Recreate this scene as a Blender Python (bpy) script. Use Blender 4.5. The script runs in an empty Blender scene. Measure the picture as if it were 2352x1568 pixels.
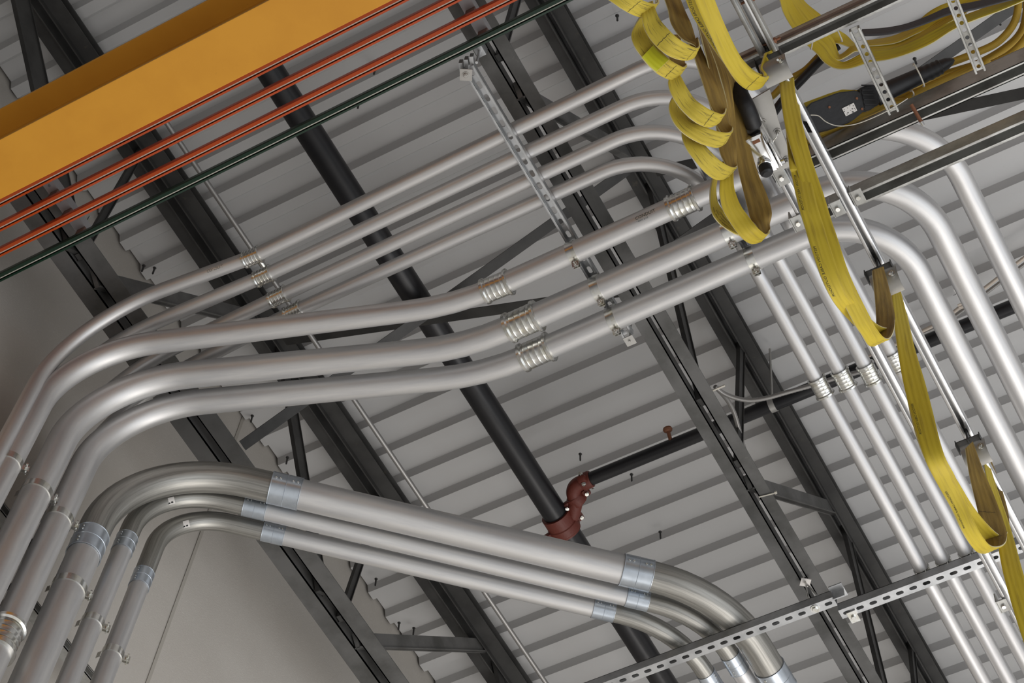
import bpy, bmesh, math, random
from mathutils import Vector, Matrix
random.seed(7)
PI = math.pi
sc = bpy.context.scene
COL = sc.collection

# ---------------------------------------------------------------- camera
CAM = Vector((0.0, 0.0, 1.6))
F = 4733.4
RX = Vector((0.8709391360511032, 0.4843046982213114, 0.0831503492194853))     # camera right, in world axes
RD = Vector((-0.38125988849144765, 0.7727528805522528, -0.5074385509849293))  # camera down
RF = Vector((-0.3100095461788988, 0.4102462003223922, 0.8576666814089218))    # camera forward
cd = bpy.data.cameras.new('camera'); cam = bpy.data.objects.new('camera', cd); COL.objects.link(cam)
cd.sensor_width = 36.0; cd.lens = F / 2352.0 * 36.0; cd.clip_start = 0.1; cd.clip_end = 200
m = Matrix(((RX.x, -RD.x, -RF.x), (RX.y, -RD.y, -RF.y), (RX.z, -RD.z, -RF.z)))
cam.matrix_world = Matrix.Translation(CAM) @ m.to_4x4()
sc.camera = cam

# ---------------------------------------------------------------- view, world, lights
vs = sc.view_settings
vs.view_transform = 'Standard'; vs.look = 'None'; vs.gamma = 1.0; vs.exposure = 0.0; vs.use_curve_mapping = False
world = bpy.data.worlds.new('hall_light'); sc.world = world; world.use_nodes = True
nt = world.node_tree; nt.nodes.clear()
wo = nt.nodes.new('ShaderNodeOutputWorld'); bg = nt.nodes.new('ShaderNodeBackground')
tc = nt.nodes.new('ShaderNodeTexCoord')
dot = nt.nodes.new('ShaderNodeVectorMath'); dot.operation = 'DOT_PRODUCT'
dot.inputs[1].default_value = Vector((0.30, 0.40, -0.86)).normalized()
cr = nt.nodes.new('ShaderNodeValToRGB')
mr = nt.nodes.new('ShaderNodeMapRange'); mr.inputs[1].default_value = -1; mr.inputs[2].default_value = 1
nt.links.new(tc.outputs['Generated'], dot.inputs[0]); nt.links.new(dot.outputs['Value'], mr.inputs[0])
nt.links.new(mr.outputs[0], cr.inputs[0]); nt.links.new(cr.outputs[0], bg.inputs[0]); nt.links.new(bg.outputs[0], wo.inputs[0])
els = cr.color_ramp.elements
els[0].position = 0.0; els[0].color = (0.06, 0.065, 0.08, 1)
els[1].position = 0.50; els[1].color = (0.12, 0.12, 0.13, 1)
e = els.new(0.66); e.color = (0.34, 0.33, 0.32, 1)
e = els.new(0.78); e.color = (0.78, 0.77, 0.75, 1)
e = els.new(1.0); e.color = (1.0, 0.98, 0.95, 1)
bg.inputs[1].default_value = 0.78

def area(name, loc, target, size, energy, color):
    ld = bpy.data.lights.new(name, 'AREA'); ld.shape = 'RECTANGLE'; ld.size = size[0]; ld.size_y = size[1]
    ld.energy = energy; ld.color = color
    o = bpy.data.objects.new(name, ld); COL.objects.link(o); o.location = loc
    o.rotation_euler = (Vector(target) - Vector(loc)).to_track_quat('-Z', 'Y').to_euler()
    return o
area('bay_door_daylight', (5.2, 4.2, 3.0), (-0.4, 3.2, 9.0), (7.0, 7.0), 190, (0.84, 0.91, 1.0))
area('floor_bounce', (-1.0, 7.0, 1.0), (-2.2, 3.6, 9.0), (5.0, 4.0), 60, (1.0, 0.97, 0.93))
area('wall_fill', (0.2, 7.5, 2.5), (-3.9, 3.4, 6.6), (4.0, 3.0), 130, (1.0, 0.96, 0.92))  # added fill lamp to brighten the lower wall, no known source

# ---------------------------------------------------------------- geometry of the view -> points in the hall
def ray(x, y):
    return RX * ((x - 1176.0) / F) + RD * ((y - 784.0) / F) + RF
def P(x, y, z):
    d = ray(x, y); return CAM + d * ((z - CAM.z) / d.z)
def PX(x, y, X):
    d = ray(x, y); return CAM + d * ((X - CAM.x) / d.x)
def PD(x, y, depth):
    return CAM + ray(x, y) * depth

# ---------------------------------------------------------------- object helpers
def tag(o, label, cat, group=None, kind=None):
    o['label'] = label
    o['category'] = cat
    if group: o['group'] = group
    if kind: o['kind'] = kind
    return o
def thing(name, label, cat, loc, group=None):
    o = bpy.data.objects.new(name, None); COL.objects.link(o); o.location = loc
    o.empty_display_size = 0.05
    return tag(o, label, cat, group)
def obj(name, bm, mat, parent=None, smooth=True, label=None):
    bmesh.ops.recalc_face_normals(bm, faces=bm.faces)
    me = bpy.data.meshes.new(name); bm.to_mesh(me); bm.free()
    if smooth:
        for p in me.polygons: p.use_smooth = True
        me.set_sharp_from_angle(angle=math.radians(30))
    for mm in (mat if isinstance(mat, (list, tuple)) else [mat]): me.materials.append(mm)
    o = bpy.data.objects.new(name, me); COL.objects.link(o)
    if parent:
        o.parent = parent
        o.matrix_parent_inverse = Matrix.Translation(-root_loc(parent))
    if label: o['label'] = label
    return o
def root_loc(p):
    v = Vector(p.location)
    q = p.parent
    if q is not None: return Vector((0, 0, 0)) if p.type == 'MESH' else v
    return v if p.type == 'EMPTY' else Vector((0, 0, 0))
def NB(): return bmesh.new()

# ---------------------------------------------------------------- materials
def mat(name, color, rough=0.5, metal=0.0, noise=None, bump=0.0, bscale=60.0, spec=0.5, stretch=None):
    """noise = (scale, second colour, lo, hi): patches of wear or dirt in object space"""
    m_ = bpy.data.materials.new(name); m_.use_nodes = True
    n = m_.node_tree; b = n.nodes['Principled BSDF']
    b.inputs['Base Color'].default_value = (*color, 1); b.inputs['Roughness'].default_value = rough
    b.inputs['Metallic'].default_value = metal
    b.inputs['Specular IOR Level'].default_value = spec
    tcn = n.nodes.new('ShaderNodeTexCoord'); src = tcn.outputs['Object']
    if stretch:
        mp = n.nodes.new('ShaderNodeMapping'); mp.inputs['Scale'].default_value = stretch
        n.links.new(src, mp.inputs[0]); src = mp.outputs[0]
    if noise:
        items = noise if isinstance(noise, list) else [noise]
        prev = None
        for (s, c2, lo, hi) in items:
            t = n.nodes.new('ShaderNodeTexNoise'); t.inputs['Scale'].default_value = s; t.inputs['Detail'].default_value = 6
            t.inputs['Roughness'].default_value = 0.6
            n.links.new(src, t.inputs['Vector'])
            r = n.nodes.new('ShaderNodeMapRange'); r.inputs[1].default_value = lo; r.inputs[2].default_value = hi
            n.links.new(t.outputs[0], r.inputs[0])
            mx = n.nodes.new('ShaderNodeMix'); mx.data_type = 'RGBA'
            n.links.new(r.outputs[0], mx.inputs[0])
            if prev is None: mx.inputs[6].default_value = (*color, 1)
            else: n.links.new(prev, mx.inputs[6])
            mx.inputs[7].default_value = (*c2, 1); prev = mx.outputs[2]
        n.links.new(prev, b.inputs['Base Color'])
    if bump:
        t = n.nodes.new('ShaderNodeTexNoise'); t.inputs['Scale'].default_value = bscale; t.inputs['Detail'].default_value = 4
        n.links.new(src, t.inputs['Vector'])
        bn = n.nodes.new('ShaderNodeBump'); bn.inputs['Strength'].default_value = bump; bn.inputs['Distance'].default_value = 0.004
        n.links.new(t.outputs[0], bn.inputs['Height']); n.links.new(bn.outputs[0], b.inputs['Normal'])
    return m_
def uv_mat(name, color, c2, rough, metal, sx, sy, lo, hi, bump=0.3, ribs=0, spec=0.5):
    """streaks that run along the length of a bent part (uv: u across/around, v along, metres)"""
    m_ = bpy.data.materials.new(name); m_.use_nodes = True
    n = m_.node_tree; b = n.nodes['Principled BSDF']
    b.inputs['Roughness'].default_value = rough; b.inputs['Metallic'].default_value = metal
    b.inputs['Specular IOR Level'].default_value = spec
    uv = n.nodes.new('ShaderNodeUVMap'); mp = n.nodes.new('ShaderNodeMapping'); mp.inputs['Scale'].default_value = (sx, sy, 1)
    n.links.new(uv.outputs[0], mp.inputs[0])
    t = n.nodes.new('ShaderNodeTexNoise'); t.inputs['Scale'].default_value = 1; t.inputs['Detail'].default_value = 8; t.inputs['Roughness'].default_value = 0.62
    n.links.new(mp.outputs[0], t.inputs['Vector'])
    r = n.nodes.new('ShaderNodeMapRange'); r.inputs[1].default_value = lo; r.inputs[2].default_value = hi
    n.links.new(t.outputs[0], r.inputs[0])
    mx = n.nodes.new('ShaderNodeMix'); mx.data_type = 'RGBA'
    mx.inputs[6].default_value = (*color, 1); mx.inputs[7].default_value = (*c2, 1)
    n.links.new(r.outputs[0], mx.inputs[0]); n.links.new(mx.outputs[2], b.inputs['Base Color'])
    h = t.outputs[0]
    if ribs:
        w = n.nodes.new('ShaderNodeTexWave'); w.bands_direction = 'X'; w.inputs['Scale'].default_value = ribs
        n.links.new(uv.outputs[0], w.inputs[0]); ad = n.nodes.new('ShaderNodeMath'); ad.operation = 'ADD'
        n.links.new(w.outputs[1], ad.inputs[0]); n.links.new(h, ad.inputs[1]); h = ad.outputs[0]
    if bump:
        bn = n.nodes.new('ShaderNodeBump'); bn.inputs['Strength'].default_value = bump; bn.inputs['Distance'].default_value = 0.001
        n.links.new(h, bn.inputs['Height']); n.links.new(bn.outputs[0], b.inputs['Normal'])
    return m_
M = {}
M['emt'] = uv_mat('galvanised_tube', (0.64, 0.63, 0.62), (0.52, 0.52, 0.53), 0.47, 0.78, 9, 2.5, 0.40, 0.68, 0.12)
M['rigid'] = uv_mat('dull_bent_steel', (0.42, 0.41, 0.38), (0.20, 0.195, 0.18), 0.42, 0.8, 22, 1.6, 0.36, 0.66, 0.5)
M['chrome'] = mat('bright_zinc_fitting', (0.72, 0.72, 0.70), 0.24, 1.0, noise=(30, (0.58, 0.56, 0.47), 0.45, 0.7))
M['sleeve'] = mat('blue_zinc_sleeve', (0.55, 0.60, 0.66), 0.30, 0.85, noise=(18, (0.45, 0.50, 0.56), 0.4, 0.7))
M['strut'] = mat('zinc_channel', (0.52, 0.53, 0.54), 0.34, 0.8, noise=(14, (0.36, 0.37, 0.38), 0.4, 0.7))
M['strutd'] = mat('dull_galvanised_channel', (0.46, 0.46, 0.44), 0.48, 0.6, noise=(10, (0.27, 0.26, 0.24), 0.42, 0.68), bump=0.2)
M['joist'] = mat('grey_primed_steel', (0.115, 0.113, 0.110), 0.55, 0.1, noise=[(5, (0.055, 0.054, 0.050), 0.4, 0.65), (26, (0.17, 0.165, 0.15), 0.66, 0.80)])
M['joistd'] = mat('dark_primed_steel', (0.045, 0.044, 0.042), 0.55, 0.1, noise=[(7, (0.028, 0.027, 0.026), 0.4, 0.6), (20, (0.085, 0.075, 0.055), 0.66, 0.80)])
M['black'] = mat('black_painted_pipe', (0.010, 0.010, 0.012), 0.36, 0.0, noise=(6, (0.020, 0.019, 0.020), 0.4, 0.7), spec=0.4)
M['red'] = mat('red_cast_fitting', (0.13, 0.022, 0.012), 0.5, 0.0, bump=0.3, bscale=120)
M['deck'] = mat('white_painted_deck', (0.50, 0.495, 0.49), 0.55, 0.0, noise=[(1.2, (0.47, 0.465, 0.46), 0.35, 0.7), (40, (0.44, 0.43, 0.41), 0.68, 0.8)])
M['wall'] = mat('beige_painted_wall', (0.50, 0.47, 0.43), 0.7, 0.0, noise=[(2.0, (0.46, 0.43, 0.39), 0.35, 0.7), (90, (0.53, 0.50, 0.46), 0.55, 0.75)], bump=0.15, bscale=160)
M['joint'] = mat('wall_joint_sealant', (0.38, 0.355, 0.315), 0.8)
M['crane'] = mat('yellow_orange_gloss_paint', (0.66, 0.30, 0.028), 0.42, 0.0, noise=[(6, (0.62, 0.275, 0.025), 0.4, 0.65), (34, (0.40, 0.17, 0.02), 0.72, 0.82)], spec=0.4)
M['orange'] = mat('orange_bar_cover', (0.44, 0.060, 0.006), 0.32, 0.0)
M['green'] = mat('dark_green_bar_cover', (0.005, 0.026, 0.014), 0.28, 0.0)
M['copper'] = mat('copper_conductor', (0.30, 0.20, 0.16), 0.35, 0.9)
M['brown'] = mat('brown_insulator', (0.14, 0.075, 0.055), 0.55)
M['hanger'] = mat('grey_zinc_bracket', (0.34, 0.33, 0.34), 0.45, 0.5)
M['yellow'] = uv_mat('yellow_flat_cable', (0.56, 0.42, 0.035), (0.33, 0.235, 0.03), 0.52, 0.0, 70, 5, 0.50, 0.76, 0.5, ribs=0, spec=0.3)
M['yellowd'] = uv_mat('soiled_yellow_flat_cable', (0.55, 0.42, 0.05), (0.09, 0.07, 0.035), 0.6, 0.0, 190, 13, 0.54, 0.70, 0.6, spec=0.3)
M['yellowb'] = uv_mat('brown_flat_cable_side', (0.33, 0.215, 0.055), (0.15, 0.095, 0.035), 0.65, 0.0, 60, 6, 0.40, 0.72, 0.5, spec=0.25)  # browner tone for ribbon back faces and the narrow strands
M['yellowr'] = uv_mat('yellow_round_cable', (0.42, 0.27, 0.030), (0.14, 0.09, 0.02), 0.55, 0.0, 50, 14, 0.5, 0.72, 0.4, spec=0.3)
M['cream'] = mat('cream_cable_edge', (0.70, 0.62, 0.34), 0.6)
M['rubber'] = mat('black_rubber', (0.012, 0.012, 0.014), 0.5, bump=0.2)
M['graycable'] = mat('dark_grey_cable', (0.055, 0.055, 0.060), 0.5)
M['label'] = mat('white_label', (0.72, 0.69, 0.66), 0.6)
M['ink'] = mat('black_ink', (0.015, 0.018, 0.018), 0.6)
M['inkg'] = mat('green_black_ink', (0.012, 0.040, 0.028), 0.6)
M['tie'] = mat('nylon_tie', (0.55, 0.52, 0.45), 0.5)
M['rust'] = mat('rusty_rod', (0.22, 0.09, 0.045), 0.6, 0.3)
M['plate'] = mat('satin_zinc_plate', (0.46, 0.45, 0.43), 0.42, 0.7, noise=(8, (0.38, 0.37, 0.35), 0.4, 0.7))
M['polished'] = mat('polished_aluminium', (0.80, 0.80, 0.80), 0.14, 1.0)
M['railm'] = mat('bright_galvanised_rail', (0.62, 0.62, 0.62), 0.30, 0.9)
M['brownsteel'] = mat('brown_primed_angle', (0.16, 0.10, 0.075), 0.5, 0.2)
M['bx'] = mat('flexible_steel_sheath', (0.33, 0.32, 0.31), 0.42, 0.7)
M['beige'] = mat('beige_conduit', (0.58, 0.50, 0.42), 0.5)

# ---------------------------------------------------------------- mesh helpers
def box(bm, c, sx, sy, sz, X=Vector((1, 0, 0)), Y=Vector((0, 1, 0)), Z=Vector((0, 0, 1)), bevel=0.0):
    c = Vector(c); vs_ = []
    for k in (-1, 1):
        for j in (-1, 1):
            for i in (-1, 1):
                vs_.append(bm.verts.new(c + X * (i * sx / 2) + Y * (j * sy / 2) + Z * (k * sz / 2)))
    fs = []
    for f in ((0, 2, 3, 1), (4, 5, 7, 6), (0, 1, 5, 4), (2, 6, 7, 3), (0, 4, 6, 2), (1, 3, 7, 5)):
        fs.append(bm.faces.new([vs_[i] for i in f]))
    if bevel > 0:
        es = list({e for f in fs for e in f.edges})
        bmesh.ops.bevel(bm, geom=es, offset=bevel, segments=2, affect='EDGES', profile=0.5)
def frame_of(d, up=Vector((0, 0, 1))):
    d = d.normalized()
    if abs(d.dot(up)) > 0.97: up = Vector((0, 1, 0))
    a = d.cross(up).normalized(); b = a.cross(d).normalized()
    return d, a, b                                      # along, side, up
def bar(bm, p0, p1, w, h, up=Vector((0, 0, 1)), bevel=0.0):
    p0 = Vector(p0); p1 = Vector(p1); d, a, b = frame_of(p1 - p0, up)
    box(bm, (p0 + p1) / 2, (p1 - p0).length, w, h, d, a, b, bevel)
def prism_section(bm, p0, p1, pts, up=Vector((0, 0, 1)), caps=True):
    """extrude a closed 2-D outline (side, up) from p0 to p1"""
    p0 = Vector(p0); p1 = Vector(p1); d, a, b = frame_of(p1 - p0, up)
    r0 = [bm.verts.new(p0 + a * x + b * y) for x, y in pts]; r1 = [bm.verts.new(p1 + a * x + b * y) for x, y in pts]
    n = len(pts)
    for i in range(n):
        bm.faces.new((r0[i], r0[(i + 1) % n], r1[(i + 1) % n], r1[i]))
    if caps: bm.faces.new(r0[::-1]); bm.faces.new(r1)
def fillet(verts, tl, seg=18):
    """polyline with rounded corners; tl = tangent length per vertex"""
    out = []
    n = len(verts)
    for i, v in enumerate(verts):
        t = tl[i]
        if i == 0 or i == n - 1 or t <= 0: out.append(Vector(v)); continue
        a = (Vector(verts[i - 1]) - v); b = (Vector(verts[i + 1]) - v)
        t = min(t, a.length * 0.98, b.length * 0.98)
        a.normalize(); b.normalize()
        ang = a.angle(b); th = PI - ang
        if th < 1e-3: out.append(Vector(v)); continue
        r = t / math.tan(th / 2)
        bis = (a + b).normalized(); c = v + bis * (r / math.cos(th / 2))
        p0 = v + a * t; ax0 = (p0 - c); p1 = v + b * t; ax1 = (p1 - c)
        q = ax0.rotation_difference(ax1)
        k = max(4, int(seg * th / (PI / 2)))
        axis, angle = q.to_axis_angle()
        for s in range(k + 1):
            from mathutils import Quaternion
            out.append(c + Quaternion(axis, angle * s / k) @ ax0)
    return out
def catmull(pts, sub=6):
    pts = [Vector(p) for p in pts]; out = []
    n = len(pts)
    for i in range(n - 1):
        p0 = pts[max(i - 1, 0)]; p1 = pts[i]; p2 = pts[i + 1]; p3 = pts[min(i + 2, n - 1)]
        for s in range(sub):
            t = s / sub
            out.append(0.5 * ((2 * p1) + (-p0 + p2) * t + (2 * p0 - 5 * p1 + 4 * p2 - p3) * t * t + (-p0 + 3 * p1 - 3 * p2 + p3) * t ** 3))
    out.append(pts[-1]); return out
def sweep(bm, path, rad, seg=28, cap=True):
    """round tube along a path, uv: u around, v along in metres"""
    path = [Vector(p) for p in path]; n = len(path)
    if not isinstance(rad, (list, tuple)): rad = [rad] * n
    uvl = bm.loops.layers.uv.verify()
    tang = []
    for i in range(n):
        a = path[max(i - 1, 0)]; b = path[min(i + 1, n - 1)]
        tang.append((b - a).normalized())
    d, side, up = frame_of(tang[0])
    rings = []; L = [0.0]
    for i in range(1, n): L.append(L[-1] + (path[i] - path[i - 1]).length)
    for i in range(n):
        if i > 0:
            q = tang[i - 1].rotation_difference(tang[i]); side = q @ side
            side = (side - tang[i] * side.dot(tang[i])).normalized()
        up = side.cross(tang[i]).normalized()
        rings.append([bm.verts.new(path[i] + side * (math.cos(2 * PI * k / seg) * rad[i]) + up * (math.sin(2 * PI * k / seg) * rad[i])) for k in range(seg)])
    for i in range(n - 1):
        for k in range(seg):
            f = bm.faces.new((rings[i][k], rings[i][(k + 1) % seg], rings[i + 1][(k + 1) % seg], rings[i + 1][k]))
            us = (k, k + 1, k + 1, k); vs2 = (L[i], L[i], L[i + 1], L[i + 1])
            for lo, u, v in zip(f.loops, us, vs2): lo[uvl].uv = (u / seg, v)
    if cap: bm.faces.new(rings[0][::-1]); bm.faces.new(rings[-1])
def lathe(bm, c, d, prof, seg=32, caps=True):
    """revolve (s, r) pairs about the axis d through c"""
    c = Vector(c); d, a, b = frame_of(Vector(d)); rings = []
    for s, r in prof:
        rings.append([bm.verts.new(c + d * s + a * (math.cos(2 * PI * k / seg) * r) + b * (math.sin(2 * PI * k / seg) * r)) for k in range(seg)])
    for i in range(len(rings) - 1):
        for k in range(seg): bm.faces.new((rings[i][k], rings[i][(k + 1) % seg], rings[i + 1][(k + 1) % seg], rings[i + 1][k]))
    if caps: bm.faces.new(rings[0][::-1]); bm.faces.new(rings[-1])
def cyl(bm, p0, p1, r, seg=16):
    p0 = Vector(p0); p1 = Vector(p1); lathe(bm, p0, p1 - p0, [(0, r), ((p1 - p0).length, r)], seg)
def hexnut(bm, p, d, r, h):
    lathe(bm, p, d, [(0, r), (h * 0.8, r), (h, r * 0.86)], 6)
def slot_plate(bm, p0, d, a, nrm, length, width, th, pitch, sl, sw, off=0.0, phase=0.5):
    """flat strip with a row of round-ended slots cut through it"""
    n = max(1, int(round(length / pitch))); pitch = length / n
    K = 6
    for c in range(n):
        cx = (c + phase) * pitch
        inner = []
        hl = sl / 2 - sw / 2
        for s_, x0 in ((1, hl), (-1, -hl)):
            for k in range(K + 1):
                t = -PI / 2 + PI * k / K
                inner.append((x0 + s_ * math.cos(t) * sw / 2, off + s_ * math.sin(t) * sw / 2))
        hw = width / 2; hp = pitch / 2
        outer = []
        for (x, y) in inner:                       # project each slot point out to the cell rectangle
            yy = y - off
            if abs(yy) >= sw / 2 - 1e-6: outer.append((x, hw if yy > 0 else -hw))
            else:
                sx = 1 if x > 0 else -1
                f = yy / (sw / 2); outer.append((sx * hp, f * hw))
        # rectangle corners go where the end arcs meet the long sides
        for lvl in (0, 1):
            pass
        ring = []
        for (lst) in (inner, outer):
            lo = [bm.verts.new(p0 + d * (cx + x) + a * y - nrm * (th / 2)) for x, y in lst]
            hi = [bm.verts.new(p0 + d * (cx + x) + a * y + nrm * (th / 2)) for x, y in lst]
            ring.append((lo, hi))
        m_ = len(inner)
        # corner verts
        cor = {}
        for (sx, sy) in ((1, -1), (1, 1), (-1, 1), (-1, -1)):
            cor[(sx, sy)] = (bm.verts.new(p0 + d * (cx + sx * hp) + a * (sy * hw) - nrm * (th / 2)), bm.verts.new(p0 + d * (cx + sx * hp) + a * (sy * hw) + nrm * (th / 2)))
        for i in range(m_):
            j = (i + 1) % m_
            for l in (0, 1):
                iv, jv = ring[0][l][i], ring[0][l][j]; io, jo = ring[1][l][i], ring[1][l][j]
                xi, yi = outer[i]; xj, yj = outer[j]
                edge_i = abs(abs(yi) - hw) < 1e-9 and abs(abs(xi) - hp) > 1e-9
                edge_j = abs(abs(yj) - hw) < 1e-9 and abs(abs(xj) - hp) > 1e-9
                if edge_i != edge_j:
                    xs = 1 if (inner[i][0] + inner[j][0]) > 0 else -1
                    ys = 1 if ((inner[i][1] + inner[j][1]) / 2 - off) > 0 else -1
                    bm.faces.new((iv, io, cor[(xs, ys)][l], jo, jv))
                else:
                    bm.faces.new((iv, io, jo, jv))
            bm.faces.new((ring[0][0][i], ring[0][0][j], ring[0][1][j], ring[0][1][i]))
    # long edges of the strip
    for s in (-1, 1):
        c0 = p0 + a * (s * width / 2)
        q = [bm.verts.new(c0 - nrm * th / 2), bm.verts.new(c0 + d * length - nrm * th / 2), bm.verts.new(c0 + d * length + nrm * th / 2), bm.verts.new(c0 + nrm * th / 2)]
        bm.faces.new(q)
def channel(bm, p0, p1, w=0.041, h=0.041, open_up=True, slots=True, th=0.0027, up=Vector((0, 0, 1)), pitch=0.0508, lip=0.0075, sl=0.0286, sw=0.0142, off=0.0):
    """strut channel whose closed, slotted back lies on the line p0-p1; lips on the far side"""
    p0 = Vector(p0); p1 = Vector(p1); d, a, b = frame_of(p1 - p0, up)
    n = b if open_up else -b
    L = (p1 - p0).length
    if slots: slot_plate(bm, p0, d, a, n, L, w, th, pitch, sl, sw, off)
    else: box(bm, (p0 + p1) / 2, L, w, th, d, a, n)
    mid = (p0 + p1) / 2
    for s in (-1, 1):
        box(bm, mid + a * (s * (w / 2 - th / 2)) + n * (h / 2), L, th, h, d, a, n)
        box(bm, mid + a * (s * (w / 2 - lip / 2)) + n * (h - th / 2), L, lip, th, d, a, n)
        box(bm, mid + a * (s * (w / 2 - lip + th / 2)) + n * (h - lip * 0.5), L, th, lip * 0.8, d, a, n)

# ---------------------------------------------------------------- the setting
XW = -3.92
ZD = 9.0
PITCH = 0.1545
def build_deck():
    bm = NB()
    prof = []
    y = 0.0
    n0 = -2
    ys = -1.0
    zt = ZD + 0.038
    seq = [(0.0, ZD), (0.045, ZD), (0.061, zt), (0.1385, zt)]
    yy = ys
    while yy < 11.5:
        for (dy, z) in seq: prof.append((yy + dy, z))
        yy += PITCH
    x0, x1 = XW + 0.012, 5.0
    prev = None
    NX = 1
    for (py, pz) in prof:
        cur = [bm.verts.new((x0, py, pz)), bm.verts.new((x1, py, pz))]
        if prev: bm.faces.new((prev[0], prev[1], cur[1], cur[0]))
        prev = cur
    geom = bmesh.ops.extrude_face_region(bm, geom=list(bm.faces))
    for v in [g for g in geom['geom'] if isinstance(g, bmesh.types.BMVert)]: v.co.z += 0.004
    box(bm, ((x0 + x1) / 2, 5.25, ZD + 0.10), x1 - x0 + 0.1, 12.5, 0.08)
    o = obj('ceiling', bm, M['deck'], smooth=False)
    tag(o, 'white painted corrugated metal roof deck seen from below', 'ceiling', kind='structure')
build_deck()
bm = NB(); box(bm, (XW - 0.1, 5.25, 4.8), 0.2, 12.5, 9.4)
o = obj('wall_left', bm, M['wall'], smooth=False); tag(o, 'beige painted concrete wall behind the vertical conduits', 'wall', kind='structure')
bm = NB()
yj = PX(460, 1230, XW).y
box(bm, (XW + 0.001, yj, 4.8), 0.004, 0.016, 9.2)
for z_ in (5.2,): box(bm, (XW + 0.001, 2.0, z_), 0.004, 6.0, 0.012)
o = obj('trim_1', bm, M['joint'], smooth=False); tag(o, 'narrow vertical panel joint in the beige wall', 'wall joint', kind='structure')
# deck screws that poke through
sp = [(225, 498, 'below the third orange conductor bar at the wall'), (327, 617, 'first of a pair right of the wall-side joist, nearer the wall'), (352, 622, 'second of a pair right of the wall-side joist'), (1417, 42, 'left of the topmost yellow loop'),
      (859, 165, 'between the third orange and the green bars'), (2295, 52, 'seen between the yellow cables and the right-hand cable loop'), (2102, 141, 'above the black strain relief in the tray'), (1450, 1097, 'under the black sprinkler branch'), (1332, 1050, 'left of the red elbow above the main'),
      (1516, 1229, 'above the right end of the thickest lower conduit'), (862, 1337, 'below the lower conduits near the jagged deck edge'), (915, 1438, 'left of two just above the low diagonal joist web'), (949, 1450, 'right of two just above the low diagonal joist web'), (658, 1058, 'above the left sleeve of the thickest lower conduit'),
      (577, 962, 'just below the lowest large offset conduit at the wall'), (822, 243, 'just below the green bar beside the sprinkler main')]
def screw(px, py, where):
    bm = NB(); p = P(px, py, 8.975); p.z = 8.975
    cyl(bm, (p.x, p.y, ZD + 0.003), (p.x + 0.002, p.y + 0.002, 8.955), 0.0042, 8)
    lathe(bm, (p.x + .002, p.y + .002, 8.955), (0, 0, -1), [(0, 0.0042), (0.008, 0.0005)], 8)
    lathe(bm, (p.x, p.y, ZD + 0.0005), (0, 0, -1), [(0, 0.008), (0.002, 0.007), (0.003, 0.004)], 10)
    o = obj('deck_screw', bm, M['joistd'])
    tag(o, 'dark deck screw tip ' + where, 'screw', 'screw tips through the roof deck')
for s in sp: screw(*s)

# ---------------------------------------------------------------- joists
def angle_pair(bm, x, y0, y1, zface, leg_w, gap, th, upward=True, vleg=0.05):
    """two angles back to back with a gap, flat legs facing down (bottom chord) or up (top chord)"""
    s = 1 if upward else -1
    for k in (-1, 1):
        xa = x + k * (gap / 2); xb = x + k * (gap / 2 + leg_w)
        box(bm, ((xa + xb) / 2, (y0 + y1) / 2, zface + s * th / 2), leg_w, y1 - y0, th)
        box(bm, (xa + k * th / 2, (y0 + y1) / 2, zface + s * vleg / 2), th, y1 - y0, vleg)
def web_angle(bm, p0, p1, w=0.032, th=0.004, flip=1):
    p0 = Vector(p0); p1 = Vector(p1); d = (p1 - p0).normalized()
    a = Vector((1, 0, 0)); b = d.cross(a).normalized()
    mid = (p0 + p1) / 2; L = (p1 - p0).length
    box(bm, mid + b * 0.0, L, w, th, d, a, b)
    box(bm, mid + a * (flip * (w / 2 - th / 2)) + b * (w / 2), L, th, w, d, a, b)
def web_strip(bm, p0, p1, w):
    p0 = Vector(p0); p1 = Vector(p1); d = (p1 - p0).normalized(); a = Vector((1, 0, 0)); b = d.cross(a).normalized()
    box(bm, (p0 + p1) / 2, (p1 - p0).length, 0.018, w, d, a, b)
    box(bm, (p0 + p1) / 2 + b * (w / 2 - .002), (p1 - p0).length, 0.030, .004, d, a, b)
def joist(label, xc, ztop, zbot, wb, gapb, wt, gapt, y0, y1, webs, mb, mt):
    t = thing('bar_joist', label, 'joist', (xc, (y0 + y1) / 2, zbot))
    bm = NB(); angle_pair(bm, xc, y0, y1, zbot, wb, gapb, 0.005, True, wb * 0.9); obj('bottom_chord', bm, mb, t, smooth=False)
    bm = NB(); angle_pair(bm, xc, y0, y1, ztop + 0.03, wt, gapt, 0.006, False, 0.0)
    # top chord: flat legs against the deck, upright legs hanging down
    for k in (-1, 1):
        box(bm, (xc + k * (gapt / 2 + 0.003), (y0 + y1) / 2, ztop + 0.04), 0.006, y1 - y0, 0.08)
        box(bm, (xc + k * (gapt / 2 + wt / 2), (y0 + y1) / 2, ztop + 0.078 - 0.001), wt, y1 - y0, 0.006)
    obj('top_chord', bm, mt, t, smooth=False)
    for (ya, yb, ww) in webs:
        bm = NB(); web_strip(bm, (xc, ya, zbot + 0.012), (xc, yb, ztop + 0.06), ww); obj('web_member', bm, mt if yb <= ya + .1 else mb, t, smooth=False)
    return t
J1X, J2X = -3.535, -1.809
ZB = 7.962; ZT = 8.86
def yb(px, py): return P(px, py, ZB).y
def yt(px, py): return P(px, py, ZT + 0.06).y
w1 = [(0.25, 1.1, .06), (2.03, 1.15, .098), (2.05, 2.06, .028), (2.15, 2.95, .070), (3.72, 3.10, .062), (3.86, 3.93, .030), (3.98, 4.85, .062), (5.6, 4.95, .06), (5.7, 5.75, .03), (5.8, 6.7, .06)]
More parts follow.
